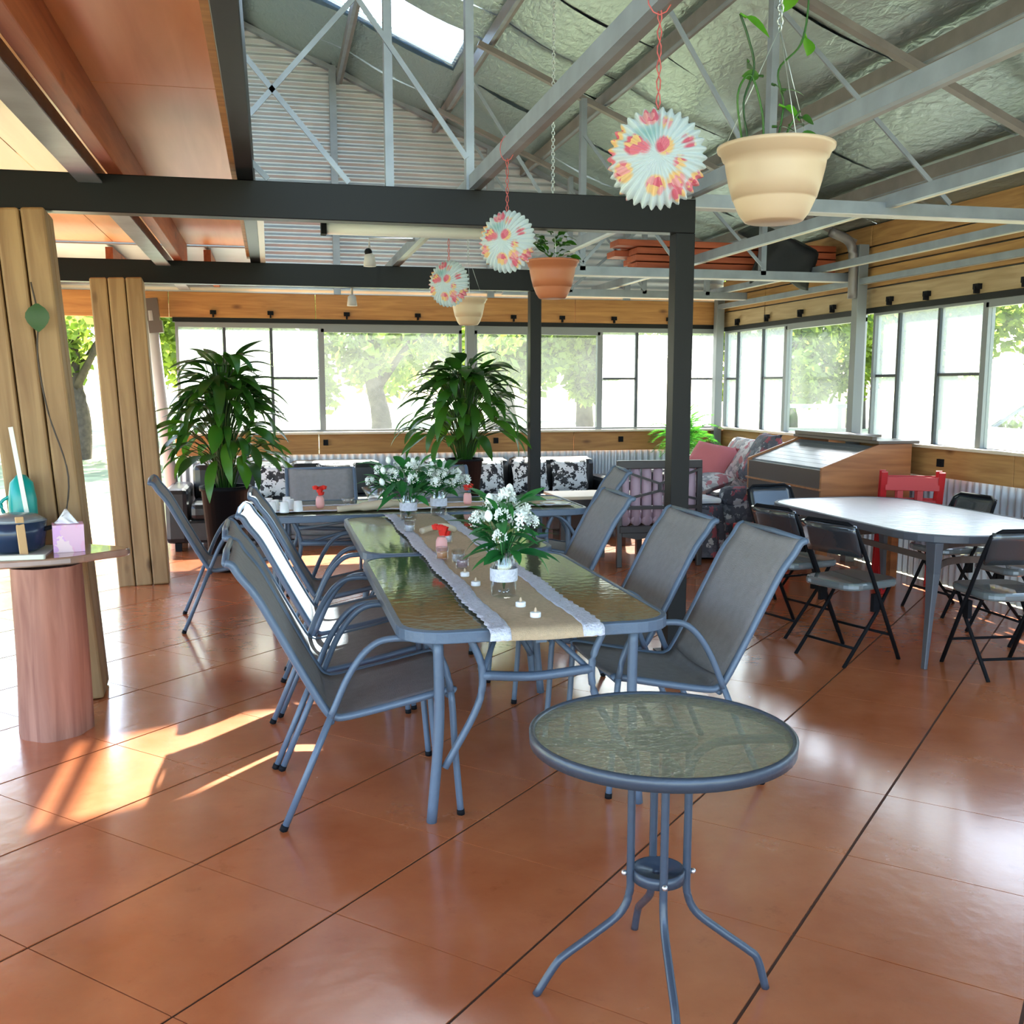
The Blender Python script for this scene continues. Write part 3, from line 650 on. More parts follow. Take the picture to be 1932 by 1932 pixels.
dup(fc, (3.72, 6.98, 0), R(-80), 'black folding chair at the far end of the right table, blue sheen on its back', gF)
dup(fc, (4.54, 6.15, 0), R(184), 'black folding chair on the window side of the right table, in front of the zinc', gF)
dup(fc, (4.46, 5.35, 0), R(178), 'black folding chair on the window side of the right table, mostly under the top', gF)

# ---- red chairs
def red_chair(x, y, rz, label):
    t = thing('red_chair', label, 'chair', (x, y, 0), rz, 'red wooden folding chairs')
    for s in (-1, 1):
        O('leg', MB().bar((-.17, s*.2, .92), (.17, s*.2, 0), .045, .022, (1,0,0)), M['red'], t, bevel=.003)
        O('leg', MB().bar((.15, s*.17, .44), (-.2, s*.17, 0), .035, .02, (1,0,0)), M['red'], t, bevel=.003)
    for z, h in ((.83, .10), (.67, .07)): O('back_slat', MB().rbox((-.17+(.92-z)*.37, 0, z), (.018, .38, h)), M['red'], t, bevel=.003)
    for k in range(5): O('seat_slat', MB().box(-.16+k*.072, -.10+k*.072, -.18, .18, .44, .458), M['red'], t)
    for a in (.08, -.06): O('spindle', MB().box(-.12, -.10, a-.02, a+.02, .68, .80), M['red'], t)
red_chair(4.68, 6.84, R(62), 'red lacquered wooden chair at the end of the brown desk, front one')
red_chair(4.76, 6.99, R(62), 'red lacquered wooden chair just behind the front red one')

# ---- roll-top desk
t = thing('roll_top_desk', 'brown roll-top desk with sloping grey slatted lid under the right windows', 'desk', (4.55, 7.85, 0))
prof = [(-.40, .58), (.38, .58), (.38, 1.10), (.10, 1.10), (-.40, .92)]
for y in (-.64, .62): O('side_panel', MB().prism_y(prof, y, y+.025), M['brownw'], t)
O('front_rail', MB().box(-.40, -.37, -.615, .62, .60, .90), M['dbrown'], t, bevel=.003); O('front_lip', MB().box(-.42, -.40, -.64, .645, .74, .755), M['brownw'], t)
O('body', MB().box(-.37, .36, -.615, .62, .60, .88), M['dbrown'], t)
for k in range(7):
    a, b = k/7, (k+1)/7
    P = [(-.37+.46*a, .915+.165*a), (-.37+.46*b-.005, .915+.165*b-.001), (-.37+.46*b-.005, .895+.165*b), (-.37+.46*a, .895+.165*a)]
    O('lid_slat', MB().prism_y(P, -.61, .615), M['slat'], t)
O('top_board', MB().box(.06, .42, -.68, .68, 1.10, 1.125), M['dbrown'], t, bevel=.004); O('gallery_rail', MB().box(.04, .08, -.62, .62, 1.125, 1.16), M['dbrown'], t, bevel=.003)
for x in (-.33, .3):
    for y in (-.57, .55): O('leg', MB().box(x-.03, x+.03, y-.03, y+.03, 0, .60), M['brownw'], t)
tag(O('framed_picture', MB().rbox((4.82, 7.9, 1.14), (.22, .5, .022), (0, 0, R(4))), M['dbrown'], bevel=.003), 'flat dark folder lying on top of the desk by the sill', 'folder')

# ---- small items on desk
# ---- sofas
def cushion(mb, c, size, rot=(0,0,0), n=10, puff=.5):
    m = Matrix.Translation(Vector(c)) @ Euler(rot).to_matrix().to_4x4()
    def f(sgn):
        def g(u, v):
            x, y = u*2-1, v*2-1; h = (max(0, (1-x**4))*max(0, (1-y**4)))**puff
            k = 1-.06*(1-abs(x))*abs(y)**2
            return m @ Vector((x*size[0]/2*(1-.07*(1-abs(y))), y*size[1]/2*(1-.07*(1-abs(x))), sgn*h*size[2]/2))
        return g
    mb.grid(f(1), n, n); mb.grid(f(-1), n, n)
    return mb
t = thing('leather_sofa', 'black leather sofa along the back wall behind the tables, right portion', 'sofa', (2.45, 10.42, 0))
O('base', MB().box(-1.15, 1.15, -.40, .42, .08, .30), M['leather'], t, bevel=.03)
for s in (-1, 1): O('armrest', MB().box(s*1.05-.11, s*1.05+.11, -.42, .42, .08, .60), M['leather'], t, bevel=.05)
for k in range(2):
    O('seat_cushion', MB().box(-.93+k*.94, -.01+k*.94, -.42, .2, .30, .46), M['leather'], t, bevel=.05)
    O('back_cushion', MB().box(-.93+k*.94, -.01+k*.94, .14, .44, .40, .80), M['leather'], t, bevel=.07)
for sx in (-1, 1):
    for sy in (-1, 1): O('foot', MB().box(sx*1.05-.03, sx*1.05+.03, sy*.33-.03, sy*.33+.03, 0, .08), M['blackmatt'], t)
t = dup(t, (.15, 10.42, 0), 0, 'black leather sofa along the back wall behind the left big plant')
gc = 'black and white patterned cushions on the leather sofas'
for i, (x, lab) in enumerate(((.0, 'patterned cushion on the left sofa behind the grey chair'), (.62, 'patterned cushion on the left sofa nearest its right arm'), (1.75, 'patterned cushion on the right sofa beside the potted plant'), (2.15, 'patterned cushion on the right sofa just left of the slim black post'), (2.62, 'patterned cushion on the right sofa just right of the slim black post'), (3.05, 'rightmost patterned cushion on the leather sofa'))):
    tag(O('throw_cushion', cushion(MB(), (x, 10.42, .62), (.40, .36, .16), (R(72), 0, R(rnd(-8, 8)))), M['cushion']), lab, 'cushion', gc)
t = thing('coffee_table', 'low dark side table with pale wooden top before the leather sofa', 'table', (2.95, 9.25, 0))
O('top', MB().box(-.42, .42, -.28, .28, .52, .55), M['strip'], t, bevel=.004); O('apron', MB().box(-.40, .40, -.26, .26, .40, .52), M['ebony'], t)
for sx in (-1, 1):
    for sy in (-1, 1): O('leg', MB().box(sx*.37-.025, sx*.37+.025, sy*.23-.025, sy*.23+.025, 0, .40), M['ebony'], t)

# carved chair with striped cushion seen from behind
t = thing('carved_armchair', 'dark carved open-back armchair with mauve striped cushion behind the black post', 'chair', (3.25, 8.55, 0), R(-3))
for x in (-.36, .36):
    O('leg', MB().bar((x, -.28, 0), (x*1.0, -.24, .88), .045, .045), M['ebony'], t, bevel=.004); O('leg', MB().bar((x, .28, 0), (x, .28, .42), .04, .04), M['ebony'], t)
    O('armrest', MB().bar((x, -.26, .62), (x, .28, .62), .05, .03), M['ebony'], t); O('arm_post', MB().bar((x, .26, .42), (x, .26, .62), .035, .035), M['ebony'], t)
O('top_rail', MB().box(-.38, .38, -.27, -.22, .85, .92), M['ebony'], t, bevel=.006); O('lower_rail', MB().box(-.36, .36, -.28, -.24, .50, .53), M['ebony'], t)
O('seat_rail', MB().box(-.36, .36, -.30, -.26, .30, .36), M['ebony'], t, bevel=.004)
O('fret', MB().bar((-.35, -.27, .84), (.0, -.27, .72), .015, .02).bar((.35, -.27, .84), (0, -.27, .72), .015, .02).bar((-.35, -.27, .58), (0, -.27, .66), .015, .02).bar((.35, -.27, .58), (0, -.27, .66), .015, .02).bar((0, -.27, .66), (0, -.27, .72), .03, .02), M['ebony'], t)
sc = MB()
for k in range(7): sc.tube([(-.30+k*.1, -.22, .38), (-.30+k*.1, -.20, .62), (-.30+k*.1, -.20, .86)], [.042, .048, .04], 10)
O('back_cushion', sc, M['pinkc'], t)
sc = MB()
for k in range(7): sc.tube([(-.30+k*.1, -.25, .40), (-.30+k*.1, .25, .42)], .045, 10)
O('seat_cushion', sc, M['pinkc'], t)
O('shaped_apron', MB().prism_y([(-.34, .30), (-.34, .27), (-.2, .24), (-.06, .27), (0, .2), (.06, .27), (.2, .24), (.34, .27), (.34, .30)], -.30, -.27), M['ebony'], t)

# floral armchair / sofa by right wall
t = thing('floral_sofa', 'sofa under a dark floral throw in the right-hand corner', 'sofa', (4.42, 9.40, 0))
def drape(u, v):
    x = -.46+u*.92; y = -.82+v*1.64
    z = .50 if x < .15 else .50+min(1, (x-.15)/.18)*.38
    z += .02*math.sin(x*21+y*9)+.015*math.sin(y*17)
    if x < -.40: z = .10+ (x+.46)/.06*.4
    if abs(y) > .78: z *= 1-(abs(y)-.78)/.04*.75
    return (x, y, max(.06, z))
O('throw', MB().grid(drape, 34, 44), M['floral'], t, solid=.01)
O('frame', MB().box(-.40, .44, -.77, .77, .08, .46).box(.20, .46, -.77, .77, .46, .80), M['ebony'], t)
for s in (-1, 1): O('armrest', MB().box(-.42, .40, s*.70-.1, s*.70+.1, .46, .64), M['floral'], t, bevel=.06)
O('back_throw', cushion(MB(), (.26, .05, .78), (.55, 1.3, .30), (0, R(-62), 0), 12), M['floral2'], t)
tag(O('throw_cushion', cushion(MB(), (4.24, 9.55, .80), (.46, .48, .20), (R(12), R(-48), R(25))), M['rosec']), 'crumpled dusty rose cushion on the floral sofa', 'cushion')
tag(O('throw_cushion', cushion(MB(), (4.10, 9.30, .62), (.46, .42, .14), (R(5), R(-15), R(8))), M['floral2']), 'beige patterned cushion lying in front of the rose cushion', 'cushion')
tag(O('throw_cushion', cushion(MB(), (4.52, 9.0, .88), (.52, .5, .18), (0, R(-60), R(-8))), M['floral']), 'grey and rose patterned cushion leaning on the floral sofa back', 'cushion')
t = thing('ottoman', 'footstool under a pale and rose floral cloth beside the carved armchair', 'stool', (3.72, 8.75, 0))
O('cloth', MB().grid(lambda u, v: (lambda a, r, z: ((r+(.02*math.sin(a*9) if z < .4 else 0))*math.cos(a), (r+(.02*math.sin(a*9) if z < .4 else 0))*math.sin(a), z))(u*2*PI, [.001, .15, .26, .29, .30, .31, .32][round(v*6)], [.50, .50, .49, .46, .3, .15, .03][round(v*6)]), 48, 6), M['floral'], t)
O('pad', MB().box(-.18, .18, -.18, .18, .02, .45), M['ebony'], t)
tag(O('folded_blanket', MB().box(3.50, 3.94, 8.55, 8.93, .50, .55), M['ceramic'], bevel=.02), 'pale folded blanket on top of the floral footstool', 'blanket')
tag(O('storage_box', MB().prism(rrect(3.92, 4.3, 7.9, 8.3, .04), 0, .36), M['red'], bevel=.01), 'dark red box on the floor between the sofa and the folding chairs', 'box')

# ---- stump table, slab and things on it
t = thing('trunk_table', 'reddish tree trunk pedestal carrying a glossy slab at the left edge', 'table', (-1.0, 4.83, 0))
O('trunk', MB().grid(lambda u, v: (lambda a, r: (r*math.cos(a), r*math.sin(a), v*.765))(u*2*PI, +.143+.008*math.sin(3*u*2*PI+2*v)+.005*math.sin(7*u*2*PI)+.012*(1-v)), 40, 10), M['bark'], t)
slab = []
for k in range(40):
    a = 2*PI*k/40; r = 1+.05*math.sin(3*a)+.03*math.sin(7*a+1)
    slab.append((-.35+.66*r*math.cos(a), .15+.27*r*math.sin(a)))
O('slab_top', MB().prism(slab, .765, .80), M['slab'], t, bevel=.008)
tag(O('serving_tray', MB().prism(rrect(-1.75, -1.0, 4.76, 5.14, .02), .80, .807).prism(rrect(-1.77, -.98, 4.74, 4.77, .01), .80, .822), M['tray'], bevel=.003), 'pale rectangular tray on the trunk table under the dark cooking pot', 'tray')
t = thing('cooking_pot', 'dark blue round cooking pot on the pale tray', 'pot', (-1.15, 4.97, .807))
O('body', MB().lathe([(.09, 0), (.125, .02), (.135, .08), (.14, .14), (.13, .14), (.125, .08), (.08, .03)], 32), M['navy'], t); O('lid', MB().lathe([(.142, .14), (.10, .165), (.03, .175), (.0, .175)], 32), M['slat'], t)
O('handle', MB().tube(smooth_path([(.135, .02, .10), (.175, .0, .11), (.135, -.02, .10)]), .01, 6), M['blackmatt'], t)
t = tag(O('wooden_paddle', MB().bar((-1.075, 4.80, .81), (-1.10, 4.86, .975), .035, .01), M['spoon'], bevel=.003), 'pale wooden paddle leaning against the dark pot', 'paddle')
t = thing('tissue_box', 'pink and mauve tissue box with white tissue on the trunk table', 'tissue box', (-.925, 4.985, .80), R(12))
O('carton', MB().box(-.066, .066, -.06, .06, 0, .125), M['tissue'], t, bevel=.002)
O('tissue', MB().grid(lambda u, v: (-.05+u*.09+.01*math.sin(v*9), .0+.015*math.sin(u*8+v*3), .118+v*.08*(1-abs(u-.45)*1.7)), 10, 6), M['wax'], t, solid=.002)
t = thing('watering_jug', 'teal jug standing behind the dark pot on the trunk table', 'jug', (-1.15, 5.175, .80))
O('body', MB().lathe([(.055, 0), (.062, .04), (.062, .22), (.05, .30), (.02, .335), (.0, .34)], 24), M['teal'], t)
O('handle', MB().tube(smooth_path([(-.05, 0, .24), (-.095, 0, .2), (-.06, 0, .1)]), .009, 6), M['teal'], t)
tag(O('rod', MB().bar((-1.10, 5.10, .80), (-1.17, 5.13, 1.36), .02, .006), M['tray']), 'thin pale upright strip leaning in front of the teal jug', 'strip')

# ---- runners
def runner(name, x0, x1, y0, y1, z, label, along='y', lace=True, hang=.0):
    t = thing(name, label, 'table runner', ((x0+x1)/2, (y0+y1)/2, z)); wx, wy = (x1-x0)/2, (y1-y0)/2
    def f(u, v): return (-wx+u*2*wx+.006*math.sin(v*30), -wy+v*2*wy, .002+.0015*math.sin(u*9+v*40)+(-.036*(1-v/.012)**2 if v < .012 and hang else 0))
    O('burlap', MB().grid(f, 8, 150), M['burlap'], t, solid=.002)
    if lace:
        for s in (-1, 1):
            def g(u, v, s=s):
                e = .004*math.sin(v*2*PI*52)
                return (s*(wx-.01)+(u-.5)*.075+(e if (u > .5)==(s > 0) else 0)+.006*math.sin(v*30), -wy+v*2*wy, .005+.002*math.sin(u*14+v*160)+(-.036*(1-v/.012)**2 if v < .012 and hang else 0))
            O('lace_edge', MB().grid(g, 5, 230), M['lace'], t, solid=.002)
    return t
runner('table_runner', .72, 1.07, 3.30, 6.60, .7225, 'burlap runner with white lace edges down the long tables', hang=1)
t = thing('table_runner', 'greyish burlap runner across the far crosswise table', 'table runner', (1.0, 7.05, .7225))
O('burlap', MB().grid(lambda u, v: (-1.05+u*2.1, -.16+v*.32+.01*math.sin(u*25), .003+.002*math.sin(u*50)), 60, 6), M['burlap'], t, solid=.002)
for s in (-1, 1): O('lace_edge', MB().grid(lambda u, v: (-1.05+u*2.1, s*.155+(v-.5)*.06+.006*math.sin(u*150), .006), 160, 3), M['lace'], t, solid=.002)

# ---- flowers
leafm = bpy.data.meshes.new('leaf')
def leaf_mesh(name, L, W, bend, m, stem=0, nseg=8, fold=.15):
    mb = MB()
    def f(u, v):
        s = (u*2-1); w = W*math.sin(PI*min(1, v*.98+.02))**.8*(1-.25*v)
        a = bend*v
        r = L/bend if abs(bend) > 1e-3 else 1
        x = stem+math.sin(a)*r if abs(bend) > 1e-3 else stem+L*v
        z = -(1-math.cos(a))*r
        return (x, s*w/2, z+abs(s)*w*fold)
    mb.grid(f, 2, nseg)
    if stem: mb.tube([(0, 0, 0), (stem, 0, 0)], .004, 5)
    me = bpy.data.meshes.new(name); mb.bm.to_mesh(me); mb.bm.free(); me.materials.append(m)
    for p in me.polygons: p.use_smooth = True
    return me
def place(name, me, parent, loc, rot, sc=1):
    o = bpy.data.objects.new(name, me); C.objects.link(o); o.parent = parent; o.location = loc; o.rotation_euler = rot
    o.scale = (sc,)*3 if not isinstance(sc, tuple) else sc; return o
bq = [leaf_mesh('leaf', .15, .05, .7, M['bouq']), leaf_mesh('leaf', .12, .055, .4, M['bouq']), leaf_mesh('leaf', .19, .03, 1.1, M['bouq'])]
def blossom_mesh():
    mb = MB()
    for k in range(34):
        d = Vector((rnd(-1, 1), rnd(-1, 1), rnd(-.5, 1))).normalized()*rnd(.024, .036)
        a = rnd(0, 6)
        for q in range(4):
            b = a+q*PI/2
            t1 = d.orthogonal().normalized(); t2 = d.cross(t1).normalized()
            v = t1*math.cos(b)+t2*math.sin(b); w_ = t1*math.cos(b+.8)+t2*math.sin(b+.8)
            mb._add([d, d+v*.011+d*.1, d+(v+w_)*.008+d*.14, d+w_*.011+d*.1], [(0,1,2,3)])
    me = bpy.data.meshes.new('blossom'); mb.bm.to_mesh(me); mb.bm.free(); me.materials.append(M['petal']); return me
blm = blossom_mesh()
def tulip_mesh():
    mb = MB(); mb.lathe([(.004, 0), (.014, .01), (.018, .025), (.012, .042), (.003, .05)], 8, cap=True)
    me = bpy.data.meshes.new('bud'); mb.bm.to_mesh(me); mb.bm.free(); me.materials.append(M['petal']); return me
bdm = tulip_mesh()
def bouquet(x, y, z, label, nb, nl, spread, h, jar=True, seed=1, blue=False):
    random.seed(seed)
    t = thing('flower_vase', label, 'flowers', (x, y, z))
    if jar:
        O('jar', MB().lathe([(.036, .0), (.050, .004), (.052, .12), (.046, .150), (.040, .16), (.040, .18), (.036, .18), (.037, .155), (.048, .12), (.046, .008), (.0, .006)], 28), M['jar'], t)
        O('lace_band', MB().lathe([(.0535, .065), (.0545, .07), (.0545, .11), (.0535, .115)], 28, base=False), M['lace'], t)
        O('bead', MB().ball((.01, -.01, .02), .008, 4).ball((-.015, .005, .02), .008, 4).ball((.02, .015, .02), .007, 4).ball((-.005, -.022, .021), .007, 4), M['steel'], t)
    st = MB()
    for k in range(nb):
        a = k*2.4+rnd(-.3, .3); r = spread*math.sqrt((k+.5)/nb); hh = h*(1-.35*(r/spread)**2)+rnd(-.02, .02)
        st.tube([(0, 0, .03), (r*.3*math.cos(a), r*.3*math.sin(a), hh*.6), (r*math.cos(a), r*math.sin(a), hh)], .0022, 4)
        place('blossom' if k % 4 else 'bud', blm if k % 4 else bdm, t, (r*math.cos(a), r*math.sin(a), hh), (rnd(-.3, .3), rnd(-.3, .3), a), rnd(.8, 1.25) if k % 4 else .95)
    O('stems', st, M['bouq'], t)
    for k in range(nl):
        a = k*2.4+rnd(-.4, .4); r = rnd(.0, spread*.6); z0 = rnd(.15, h*.95)
        place('leaf', bq[k % 3], t, (r*math.cos(a), r*math.sin(a), z0), (rnd(-.5, .5), rnd(-1.1, .1), a), rnd(.7, 1.25))
    if blue: place('rosette', blm, t, (.03, -.1, .1), (0,0,0), .8).data.materials
    return t
bouquet(.865, 3.86, .7275, 'glass jar of white flowers and leaves nearest us on the runner', 16, 70, .12, .40, True, 3)
bouquet(.80, 6.25, .7275, 'big bouquet of white flowers at the end of the long tables, left', 22, 95, .26, .36, True, 7)
bouquet(1.02, 6.45, .7275, 'bouquet of white flowers at the end of the long tables, right', 16, 70, .19, .32, True, 9)
# lace bow stays as label of jar
def tealight(x, y, label):
    t = thing('tealight', label, 'candle', (x, y, .7275), 0, 'white electric tealights on the runner')
    O('cup', MB().lathe([(.018, 0), (.0195, .002), (.0195, .017), (.017, .019), (.0, .018)], 20), M['wax'], t)
    O('flame_bulb', MB().lathe([(.005, .018), (.006, .024), (.004, .032), (.0005, .037)], 10, cap=True), M['cream'], t)
tealight(.885, 3.66, 'tealight right of the jar foot on the runner'); tealight(.895, 3.475, 'tealight nearest the end of the runner'); tealight(.80, 4.10, 'tealight just behind and left of the jar'); tealight(.795, 4.32, 'tealight in front of the glass votives')
def votive(x, y, label, m, r=.03, h=.06):
    t = thing('votive_cup', label, 'votive', (x, y, .7275)); O('cup', MB().lathe([(r*.7, 0), (r, .004), (r*1.1, h), (r*.95, h), (r*.85, .01), (0, .008)], 18), M['jar'], t)
    O('filling', MB().lathe([(r*.8, .008), (r*.85, h*.6), (0, h*.65)], 14), m, t)
votive(.82, 4.52, 'glass votive with lilac beads on the runner', M['pinkc']); votive(.77, 4.78, 'small orange filled votive on the runner', M['orange'])
votive(.83, 4.68, 'clear glass votive beside the orange one', M['wax']); votive(.74, 5.75, 'glass votive left of the bouquets', M['wax']); votive(.88, 5.3, 'glass votive behind the red flowers', M['wax'])
def posy(x, y, label, seed, red='redp', z=.7275):
    random.seed(seed); t = thing('red_posy', label, 'flowers', (x, y, z)); 
    O('bud_vase', MB().lathe([(.024, 0), (.03, .02), (.028, .06), (.02, .08), (.018, .08), (.0, .075)], 18), M['pink'], t)
    for k in range(5):
        mb = MB()
        for q in range(9):
            a = q*2.4; rr = .004+.0018*q
            mb.grid(lambda u, v: (rr*math.cos(a+(u-.5)*1.8)*(1+.4*v), rr*math.sin(a+(u-.5)*1.8)*(1+.4*v), .022*v-.001*q), 3, 2)
        o = O('rose', mb, M[red], t); o.location = (rnd(-.03, .03), rnd(-.03, .03), .085+rnd(0, .05))
posy(.80, 4.98, 'red roses in a small pink vase in the middle of the runner', 2)
posy(.30, 7.05, 'red roses in a small vase on the left half of the crosswise table', 5, z=.7275+.002)
posy(1.32, 7.05, 'red roses in a pink vase beside the white teacup', 6, z=.7275+.002)
def teacup(x, y, label):
    t = thing('teacup', label, 'cup', (x, y, .7275+.0)); O('saucer', MB().lathe([(.03, .001), (.06, .006), (.075, .014), (.06, .012), (.0, .008)], 28), M['ceramic'], t)
    O('cup', MB().lathe([(.022, .012), (.034, .02), (.046, .07), (.044, .07), (.030, .022), (.0, .018)], 28), M['ceramic'], t)
    O('handle', MB().tube(smooth_path([(.042, 0, .06), (.064, 0, .05), (.036, 0, .03)]), .004, 6), M['ceramic'], t)
teacup(1.50, 7.02, 'white teacup and saucer on the crosswise table')
gg = 'upturned glasses set out at the left end of the crosswise table'
for i, (x, y) in enumerate([(-.02, 6.88), (.06, 6.86), (.0, 7.0), (.10, 7.02), (-.04, 7.12), (.08, 7.18), (.15, 6.9)]):
    tag(O('glass_tumbler', MB().lathe([(.032, 0), (.032, .004), (.026, .07), (.0, .072)], 16), M['ceramic']), 'one of the white glasses clustered at the left end of the crosswise table', 'glass', gg).location = (x, y, .726)
def cakestand(x, y, label, r, h):
    t = thing('glass_bowl', label, 'bowl', (x, y, .728)); O('bowl', MB().lathe([(.03, 0), (.035, .004), (.012, .02), (.02, .035), (r, h), (r-.004, h), (.02, .04), (.0, .038)], 24), M['jar'], t)
    O('pebbles', MB().ball((0, 0, .05), r*.5, 6, (1, 1, .5)), M['offwhite'], t)
cakestand(.48, 7.0, 'small clear glass bowl beside the red posy on the crosswise table', .05, .07); cakestand(.66, 6.98, 'large clear glass bowl on the crosswise table by the bouquets', .085, .14)
t = thing('driftwood', 'pale driftwood lying left of the bouquets', 'driftwood', (.62, 6.78, .728)); O('wood', MB().tube(smooth_path([(-.22, 0, .02), (-.05, .02, .03), (.12, -.01, .05), (.25, .03, .03)]), [.02]*6+[.03]*7+[.02]*6, 8), M['strip'], t)
t = thing('driftwood', 'small twisted driftwood knot on the long runner', 'driftwood', (.88, 5.62, .728)); O('wood', MB().tube(smooth_path([(-.09, 0, .02), (-.02, .05, .03), (.03, -.04, .05), (.1, .03, .02)]), .018, 8), M['strip'], t)
for x, lab in ((1.72, 'white plate on the right half of the crosswise table'), (1.93, 'white plate at the far right end of the crosswise table')):
    tag(O('plate', MB().lathe([(.06, 0), (.11, .012), (.112, .014), (.06, .004), (0, .004)], 32), M['ceramic']), lab, 'plate').location = (x, 7.35 if x < 1.8 else 6.95, .722)

# ---- big potted lilies
lm = [leaf_mesh('leaf', .34, .125, .9, M['lily'], .0, 9, .12), leaf_mesh('leaf', .28, .13, .5, M['lily'], .0, 9, .1), leaf_mesh('leaf', .40, .095, 1.4, M['lily'], .0, 10, .14)]
def lily(x, y, z, pr, ph, h, spread, n, label, seed, stand=0):
    random.seed(seed); t = thing('peace_lily', label, 'plant', (x, y, z))
    O('pot', MB().lathe([(pr*.72, 0), (pr, ph*.95), (pr*1.07, ph*.95), (pr*1.07, ph), (pr*.93, ph), (pr*.9, ph*.85), (0, ph*.85)], 28), M['blackmatt'], t)
    st = MB()
    for k in range(n):
        a = k*2.39996+rnd(-.3, .3); q = ((k+.5)/n); out = spread*(.15+.85*q)*rnd(.75, 1.1); hh = ph+(h-ph)*(1-.75*q*q)*rnd(.7, 1.0)
        p = (out*.75*math.cos(a), out*.75*math.sin(a), hh)
        st.tube(smooth_path([(0.04*math.cos(a), .04*math.sin(a), ph*.8), (out*.3*math.cos(a), out*.3*math.sin(a), ph+(hh-ph)*.65), p], 3), .004, 4)
        place('leaf', lm[k % 3], t, p, (rnd(-.3, .3), rnd(-.95, .1)*(1-q*.4)+q*.35, a+rnd(-.25, .25)), rnd(.75, 1.2))
    o = O('stems', st, M['lily'], t); o['kind'] = 'stuff'
    return t
lily(-.40, 8.95, .0, .20, .72, 1.80, .50, 210, 'tall peace lily in a black pot beside the left end of the tables', 11)
lily(1.72, 9.35, .42, .17, .47, 1.40, .62, 170, 'tall peace lily in a black pot behind the white bouquets', 12)
t = thing('plant_stand', 'low dark stand lifting the peace lily behind the bouquets', 'stand', (1.72, 9.35, 0)); O('top', MB().box(-.2, .2, -.2, .2, .39, .42), M['ebony'], t)
for sx in (-1, 1):
    for sy in (-1, 1): O('leg', MB().box(sx*.17-.02, sx*.17+.02, sy*.17-.02, sy*.17+.02, 0, .39), M['ebony'], t)
# fern
random.seed(5)
def frond_mesh(L, arch):
    mb = MB()
    for k in range(26):
        s = k/25; a = arch*s; x = math.sin(a)*L/arch; z = (math.cos(a)-1)*-0+(L*.25*math.sin(PI*s*.8))-L*.25*s*s; w = .11*math.sin(PI*(.1+.88*s))
        for sg in (-1, 1): mb._add([(x, 0, z), (x+.02, sg*w*.5, z+.006), (x+.045, sg*w, z-.012), (x+.012, sg*w*.5, z+.003)], [(0,1,2,3)])
    me = bpy.data.meshes.new('frond'); mb.bm.to_mesh(me); mb.bm.free(); me.materials.append(M['fern']); return me
fm_ = [frond_mesh(.5, 1.1), frond_mesh(.42, 1.4)]
t = thing('potted_fern', 'bright green fern and palm on the corner cabinet by the windows', 'plant', (4.42, 10.62, .62))
O('pot', MB().lathe([(.10, 0), (.14, .16), (.15, .16), (.15, .18), (.13, .18), (0, .16)], 24), M['greenc'], t)
for k in range(64):
    a = k*2.4; q = k/64
    place('frond', fm_[k % 2], t, (0, 0, .17+.12*(1-q)), (rnd(-.3, .3), -1.35+1.35*q, a), rnd(.8, 1.15))
t = thing('corner_cabinet', 'dark wooden cabinet in the corner under the fern', 'cabinet', (4.42, 10.62, 0)); O('body', MB().box(-.35, .35, -.3, .3, .04, .60), M['ebony'], t, bevel=.004); O('top', MB().box(-.37, .37, -.32, .32, .60, .62), M['dbrown'], t)
tag(O('candle', MB().lathe([(.035, 0), (.035, .22), (0, .22)], 20), mat('yellow_wax', (.85, .75, .35), .4)), 'pale yellow pillar candle beside the fern', 'candle').location = (4.70, 10.42, .62)

# ---- hanging pots
def hanging_pot(x, y, z, R0, H, m, label, seed, chain_to, vine=0, two=False):
    random.seed(seed); t = thing('hanging_pot', label, 'hanging pot', (x, y, z))
    O('bowl', MB().lathe([(.0, -H), (R0*.46, -H), (R0*.50, -H*.985), (R0*.60, -H*.88), (R0*.69, -H*.72), (R0*.70, -H*.69), (R0*.715, -H*.69), (R0*.79, -H*.48), (R0*.84, -H*.30), (R0*.865, -H*.17), (R0*.90, -H*.165), (R0*.945, -H*.07), (R0*.99, -.012), (R0, -.006), (R0, 0), (R0*.93, 0), (R0*.88, -.03), (0, -.035)], 48), m, t)
    O('soil', MB().lathe([(.0, -.03), (R0*.88, -.03)], 24), M['soil'], t)
    for k in range(3):
        a = k*2*PI/3+.4; O('wire', MB().tube([(R0*.94*math.cos(a), R0*.94*math.sin(a), -.01), (0, 0, .34)], .0014, 4), M['chain'], t)
    ch_ = MB(); zc = .34; k = 0; top = chain_to-z
    while zc < top:
        if k % 2: pts = [(.009*math.cos(q*PI/4), 0, zc+.012*math.sin(q*PI/4)) for q in range(8)]
        else: pts = [(0, .009*math.cos(q*PI/4), zc+.012*math.sin(q*PI/4)) for q in range(8)]
        ch_.tube(pts, .003, 5, closed=True); zc += .019; k += 1
    O('chain', ch_, M['chain'], t)
    return t
vl = [leaf_mesh('leaf', .075, .06, .6, M['vine'], .02, 6, .1), leaf_mesh('leaf', .06, .04, .5, M['lily'], .015, 6, .1)]
vb = leaf_mesh('leaf', .09, .085, .4, M['vine'], .02, 6, .05)
t = hanging_pot(1.515, 2.98, 2.262, .176, .222, M['cream'], 'large cream hanging pot with climbing vine at upper right', 1, 4.37)
